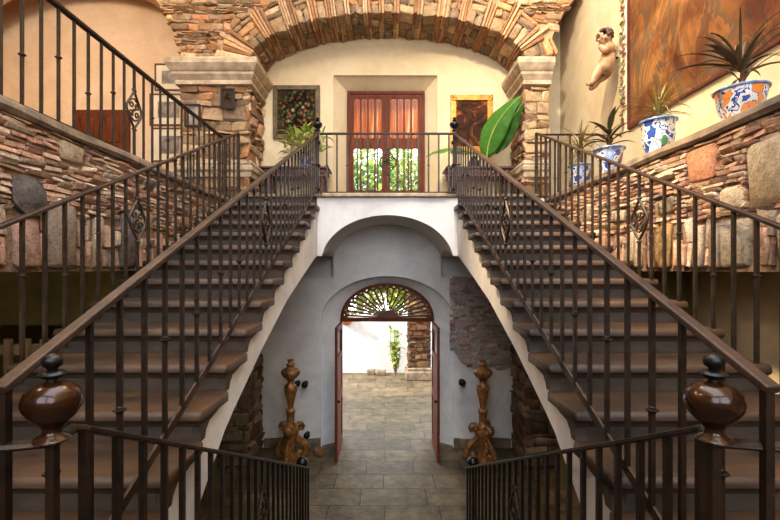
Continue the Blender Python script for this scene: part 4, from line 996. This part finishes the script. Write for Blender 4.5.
for k in range(8):
    x = -3.73 + 0.142*k
    if k == 0: b_ = MB().box((x, 3.37, G), (x+0.05, 3.40, -0.55)).build('slat', M['wood_screen'], t); o_ = WLOC[b_] - Vector((x, 0, 0))
    else: copy_of(b_, t, o_ + Vector((x, 0, 0)))
tp = MB().lathe([(0.05, 0), (0.055, 0.04), (0.042, 0.07), (0.042, 2.45), (0.058, 2.49), (0.058, 2.56), (0.04, 2.60), (0.058, 2.68), (0.058, 2.80), (0.0, 2.82)], (-2.62, 3.62, G), 16)
tag(tp.build('turned_post', M['wood_pale'], angle=50), 'pale turned wooden post standing beside the staircase under the railed gallery', 'post')

# ---------------------------------------------------------------- the patio outside
struct('floor_patio', MB().box((-9, 15, G-0.25), (9, 20, G-0.02)), 'soil')
struct('ceiling_walkway', MB().box((-3.2, 8.35, 0.82), (3.2, 10.4, UP - 0.02)), 'plaster_white')
struct('wall_patio', MB().box((-7, 13.6, G), (7, 13.85, -1.47)), 'plaster_white')
t = thing('patio_pillar', (0.95, 12.95, G), 'rubble pillar on a plain stone base outside the street door', 'pillar')
mb = MB().box((0.66, 12.72, G+0.36), (1.28, 13.2, 0.85)); mb.c = [lin((100, 70, 48))]*8
courses(mb, lambda u, v, w: (u, 12.72-w, v), 0.63, 1.31, G+0.36, 0.85, (0.10, 0.22), (0.12, 0.3), (0.01, 0.03), [(106, 78, 54), (88, 60, 42), (124, 98, 70), (78, 56, 40)], rough=0.01, tall=(0.3, (0.04, 0.06)))
courses(mb, lambda u, v, w: (0.66-w, u, v), 12.70, 13.2, G+0.36, 0.85, (0.10, 0.22), (0.12, 0.3), (0.01, 0.03), [(106, 78, 54), (88, 60, 42), (124, 98, 70), (78, 56, 40)], rough=0.01)
mb.build('shaft', M['stones'], t); MB().box((0.56, 12.62, G), (1.38, 13.3, G+0.26)).box((0.60, 12.66, G+0.26), (1.34, 13.26, G+0.36)).build('plinth', M['coping'], t, bevel=0.03)
t = thing('leafy_shrub', (0.27, 13.2, G), 'leafy green shrub growing against the white patio wall beside the pillar', 'shrub')
f = MB(); st_ = MB()
for k in range(9):
    a = R.uniform(0, 2*PI); q = Vector((0.27 + 0.15*math.cos(a), 13.22 + 0.15*math.sin(a), G + R.uniform(0.7, 1.55))); b0 = Vector((0.27, 13.22, G))
    st_.tube([b0, b0*0.5+q*0.5+Vector((R.uniform(-0.1, 0.1), 0, 0)), q], [0.014, 0.010, 0.005], 5, col=lin((110, 90, 60)))
    for j in range(16):
        s2 = R.uniform(0.25, 1.0); p = b0*(1-s2) + q*s2
        f.leaf(p, R.uniform(0, 2*PI), R.uniform(-0.2, 1.0), R.uniform(0.14, 0.26), R.uniform(0.07, 0.12), R.uniform(0.3, 0.9), 5, 0.2, lin(R.choice([(150, 180, 70), (110, 150, 56), (180, 196, 96), (130, 110, 60)])))
st_.build('stems', M['leaf'], t); f.build('foliage', M['garden'], t, recalc=False)
for x0, x1, y0, hh, lb in ((-0.62, -0.36, 13.30, 0.14, 'grey stone block at the foot of the patio wall, farther from the shrub'), (-0.33, -0.02, 13.22, 0.13, 'grey stone block at the foot of the patio wall, nearer the shrub')):
    tag(MB().box((x0, y0, G), (x1, y0+0.26, G+hh)).build('stone_block', M['coping'], bevel=0.025), lb, 'stone', 'stone blocks on the patio')
t = thing('wall_planter', (-1.28, 13.6, -1.78), 'terracotta half bowl planter hung high on the white patio wall', 'planter')
pr_ = [(0.04, 0), (0.13, 0.04), (0.20, 0.12), (0.235, 0.22), (0.25, 0.225), (0.25, 0.26), (0.22, 0.26), (0.20, 0.2)]
hb = MB(); hb.loft([[(-1.28 + r*math.cos(PI + PI*k/14), 13.598 + r*math.sin(PI + PI*k/14), -1.78 + z) for k in range(15)] for r, z in pr_], closed=True); hb.build('bowl', M['terracotta'], t, angle=60)
MB().ball((-1.28, 13.48, -1.53), 0.1, 10, 6, (1.6, 0.8, 0.4)).build('soil', M['soil'], t)
def tree(x, y, h, cr_, cz, n, cols, label, lean=0.0):
    t = thing('garden_tree', (x, y, G), label, 'tree', 'trees beyond the patio wall')
    MB().tube([(x, y, G-0.02), (x+lean*0.4, y, G+h*0.3), (x+lean, y+0.1, cz)], [0.13, 0.10, 0.05], 8).tube([(x+lean*0.5, y, G+h*0.4), (x-0.5, y+0.2, cz+0.3)], [0.06, 0.03], 6).tube([(x+lean*0.5, y, G+h*0.42), (x+0.7, y-0.1, cz+0.4)], [0.06, 0.03], 6).build('trunk', M['bark'], t)
    f = MB(); cl_ = []
    for k in range(34):
        while True:
            q = Vector((R.uniform(-1, 1), R.uniform(-1, 1), R.uniform(-1, 1)))
            if q.length < 1: break
        cl_.append(Vector((x+lean+q.x*cr_[0], y+q.y*cr_[1], cz+q.z*cr_[2])))
    for k in range(n):
        q = R.choice(cl_); p = q + Vector((R.gauss(0, 0.28), R.gauss(0, 0.25), R.gauss(0, 0.28)))
        f.leaf(p, R.uniform(0, 2*PI), R.uniform(-0.6, 1.0), R.uniform(0.2, 0.38), R.uniform(0.09, 0.16), R.uniform(0.2, 0.8), 3, 0.2, lin(R.choice(cols)))
    f.build('foliage', M['garden'], t, recalc=False)
YG = [(190, 196, 80), (160, 180, 70), (214, 204, 96), (130, 160, 60)]
tree(-1.5, 15.2, 4.0, (1.5, 0.6, 1.5), -0.3, 2200, [(180, 160, 120), (190, 180, 110), (160, 150, 90), (150, 170, 80)], 'straw green tree beyond the patio wall, seen through the fanlight near the planter')
tree(0.2, 14.9, 4.4, (1.1, 0.5, 1.7), 0.0, 2400, YG, 'bright yellow green tree beyond the middle of the patio wall')
tree(1.8, 15.3, 4.2, (1.3, 0.6, 1.7), 0.1, 2200, [(200, 180, 60), (180, 170, 60), (150, 160, 60)], 'golden green tree beyond the patio wall behind the rubble pillar')
tree(-1.0, 16.9, 8.0, (1.7, 0.8, 1.7), 3.4, 3000, [(140, 170, 70), (180, 190, 90), (110, 146, 60)], 'tall green tree crown seen through the lower panes of the upper door')
tree(1.2, 17.2, 8.0, (1.7, 0.8, 1.7), 3.5, 3000, [(150, 176, 80), (190, 200, 100), (120, 150, 60)], 'tall pale green tree crown behind the golden green tree')

# ---------------------------------------------------------------- light and camera
w = bpy.data.worlds.new('sky'); bpy.context.scene.world = w; w.use_nodes = True
bg = w.node_tree.nodes['Background']; bg.inputs[0].default_value = (0.86, 0.91, 1.0, 1); bg.inputs[1].default_value = 5.2
def light(kind, name, loc, energy, col, **k):
    d = bpy.data.lights.new(name, kind); d.energy = energy; d.color = col
    for a, b in k.items(): setattr(d, a, b)
    o = bpy.data.objects.new(name, d); C.objects.link(o); o.location = loc; return o
sun = light('SUN', 'sun', (0, 0, 12), 8.0, (1.0, 0.93, 0.82), angle=0.01)
sun.rotation_euler = Vector((0.80, 0.20, -0.57)).to_track_quat('-Z', 'Y').to_euler()
p = light('AREA', 'skylight_portal', (0.3, 1.8, 5.84), 1, (1, 1, 1), shape='RECTANGLE', size=6.0, size_y=8.8); p.data.cycles.is_portal = True
p = light('AREA', 'arcade_portal', (0.1, -3.15, 2.95), 1, (1, 1, 1), shape='RECTANGLE', size=6.2, size_y=4.1); p.data.cycles.is_portal = True; p.rotation_euler = (PI/2, 0, 0)
WARM = (1.0, 0.80, 0.58)
light('POINT', 'gallery_lamp', (-5.3, 5.6, 4.9), 150, WARM, shadow_soft_size=0.15)
light('POINT', 'gallery_lamp', (-5.0, 2.0, 4.9), 90, WARM, shadow_soft_size=0.15)
light('POINT', 'landing_lamp', (0.0, 4.6, 5.3), 110, WARM, shadow_soft_size=0.2)
s_ = light('SPOT', 'sun_patch_fill_spot', (-1.6, 3.2, 5.0), 2700, (1.0, 0.76, 0.46), shadow_soft_size=0.25, spot_size=0.62, spot_blend=0.8)  # added spot, stands in for the warm sun patch on the right parapet
s_.rotation_euler = (Vector((2.5, 4.6, 0.2)) - Vector((-1.6, 3.2, 5.0))).to_track_quat('-Z', 'Y').to_euler()
s_ = light('SPOT', 'right_wall_fill_spot', (0.6, 3.2, 5.2), 900, (1.0, 0.86, 0.66), shadow_soft_size=0.12, spot_size=1.7, spot_blend=0.8)  # added fill spot, brightens the cream wall around cherub and canvas
s_.rotation_euler = (Vector((3.3, 6.2, 2.9)) - Vector((0.6, 3.2, 5.2))).to_track_quat('-Z', 'Y').to_euler()

cam = bpy.data.cameras.new('camera'); co = bpy.data.objects.new('camera', cam); C.objects.link(co)
light('POINT', 'under_gallery_fill', (-3.6, 1.6, 0.3), 26, WARM, shadow_soft_size=0.1)  # added fill light, lifts the dark olive wall below the gallery
co.location = (-0.022, 0, 0); co.rotation_euler = (PI/2, 0, 0)
cam.sensor_width = 36; cam.lens = 430/780*36; cam.shift_x = 4/780; cam.shift_y = 9/780; cam.clip_start = 0.02
bpy.context.scene.camera = co
for o in C.objects:
    if o.parent is None: o.location.z += EYE
sc_ = bpy.context.scene
sc_.view_settings.view_transform = 'Standard'; sc_.view_settings.look = 'None'; sc_.view_settings.gamma = 1; sc_.view_settings.use_curve_mapping = False
sc_.view_settings.exposure = 0.6
sc_.cycles.use_denoising = True; sc_.cycles.max_bounces = 8; sc_.cycles.sample_clamp_indirect = 6; sc_.cycles.caustics_reflective = False; sc_.cycles.caustics_refractive = False
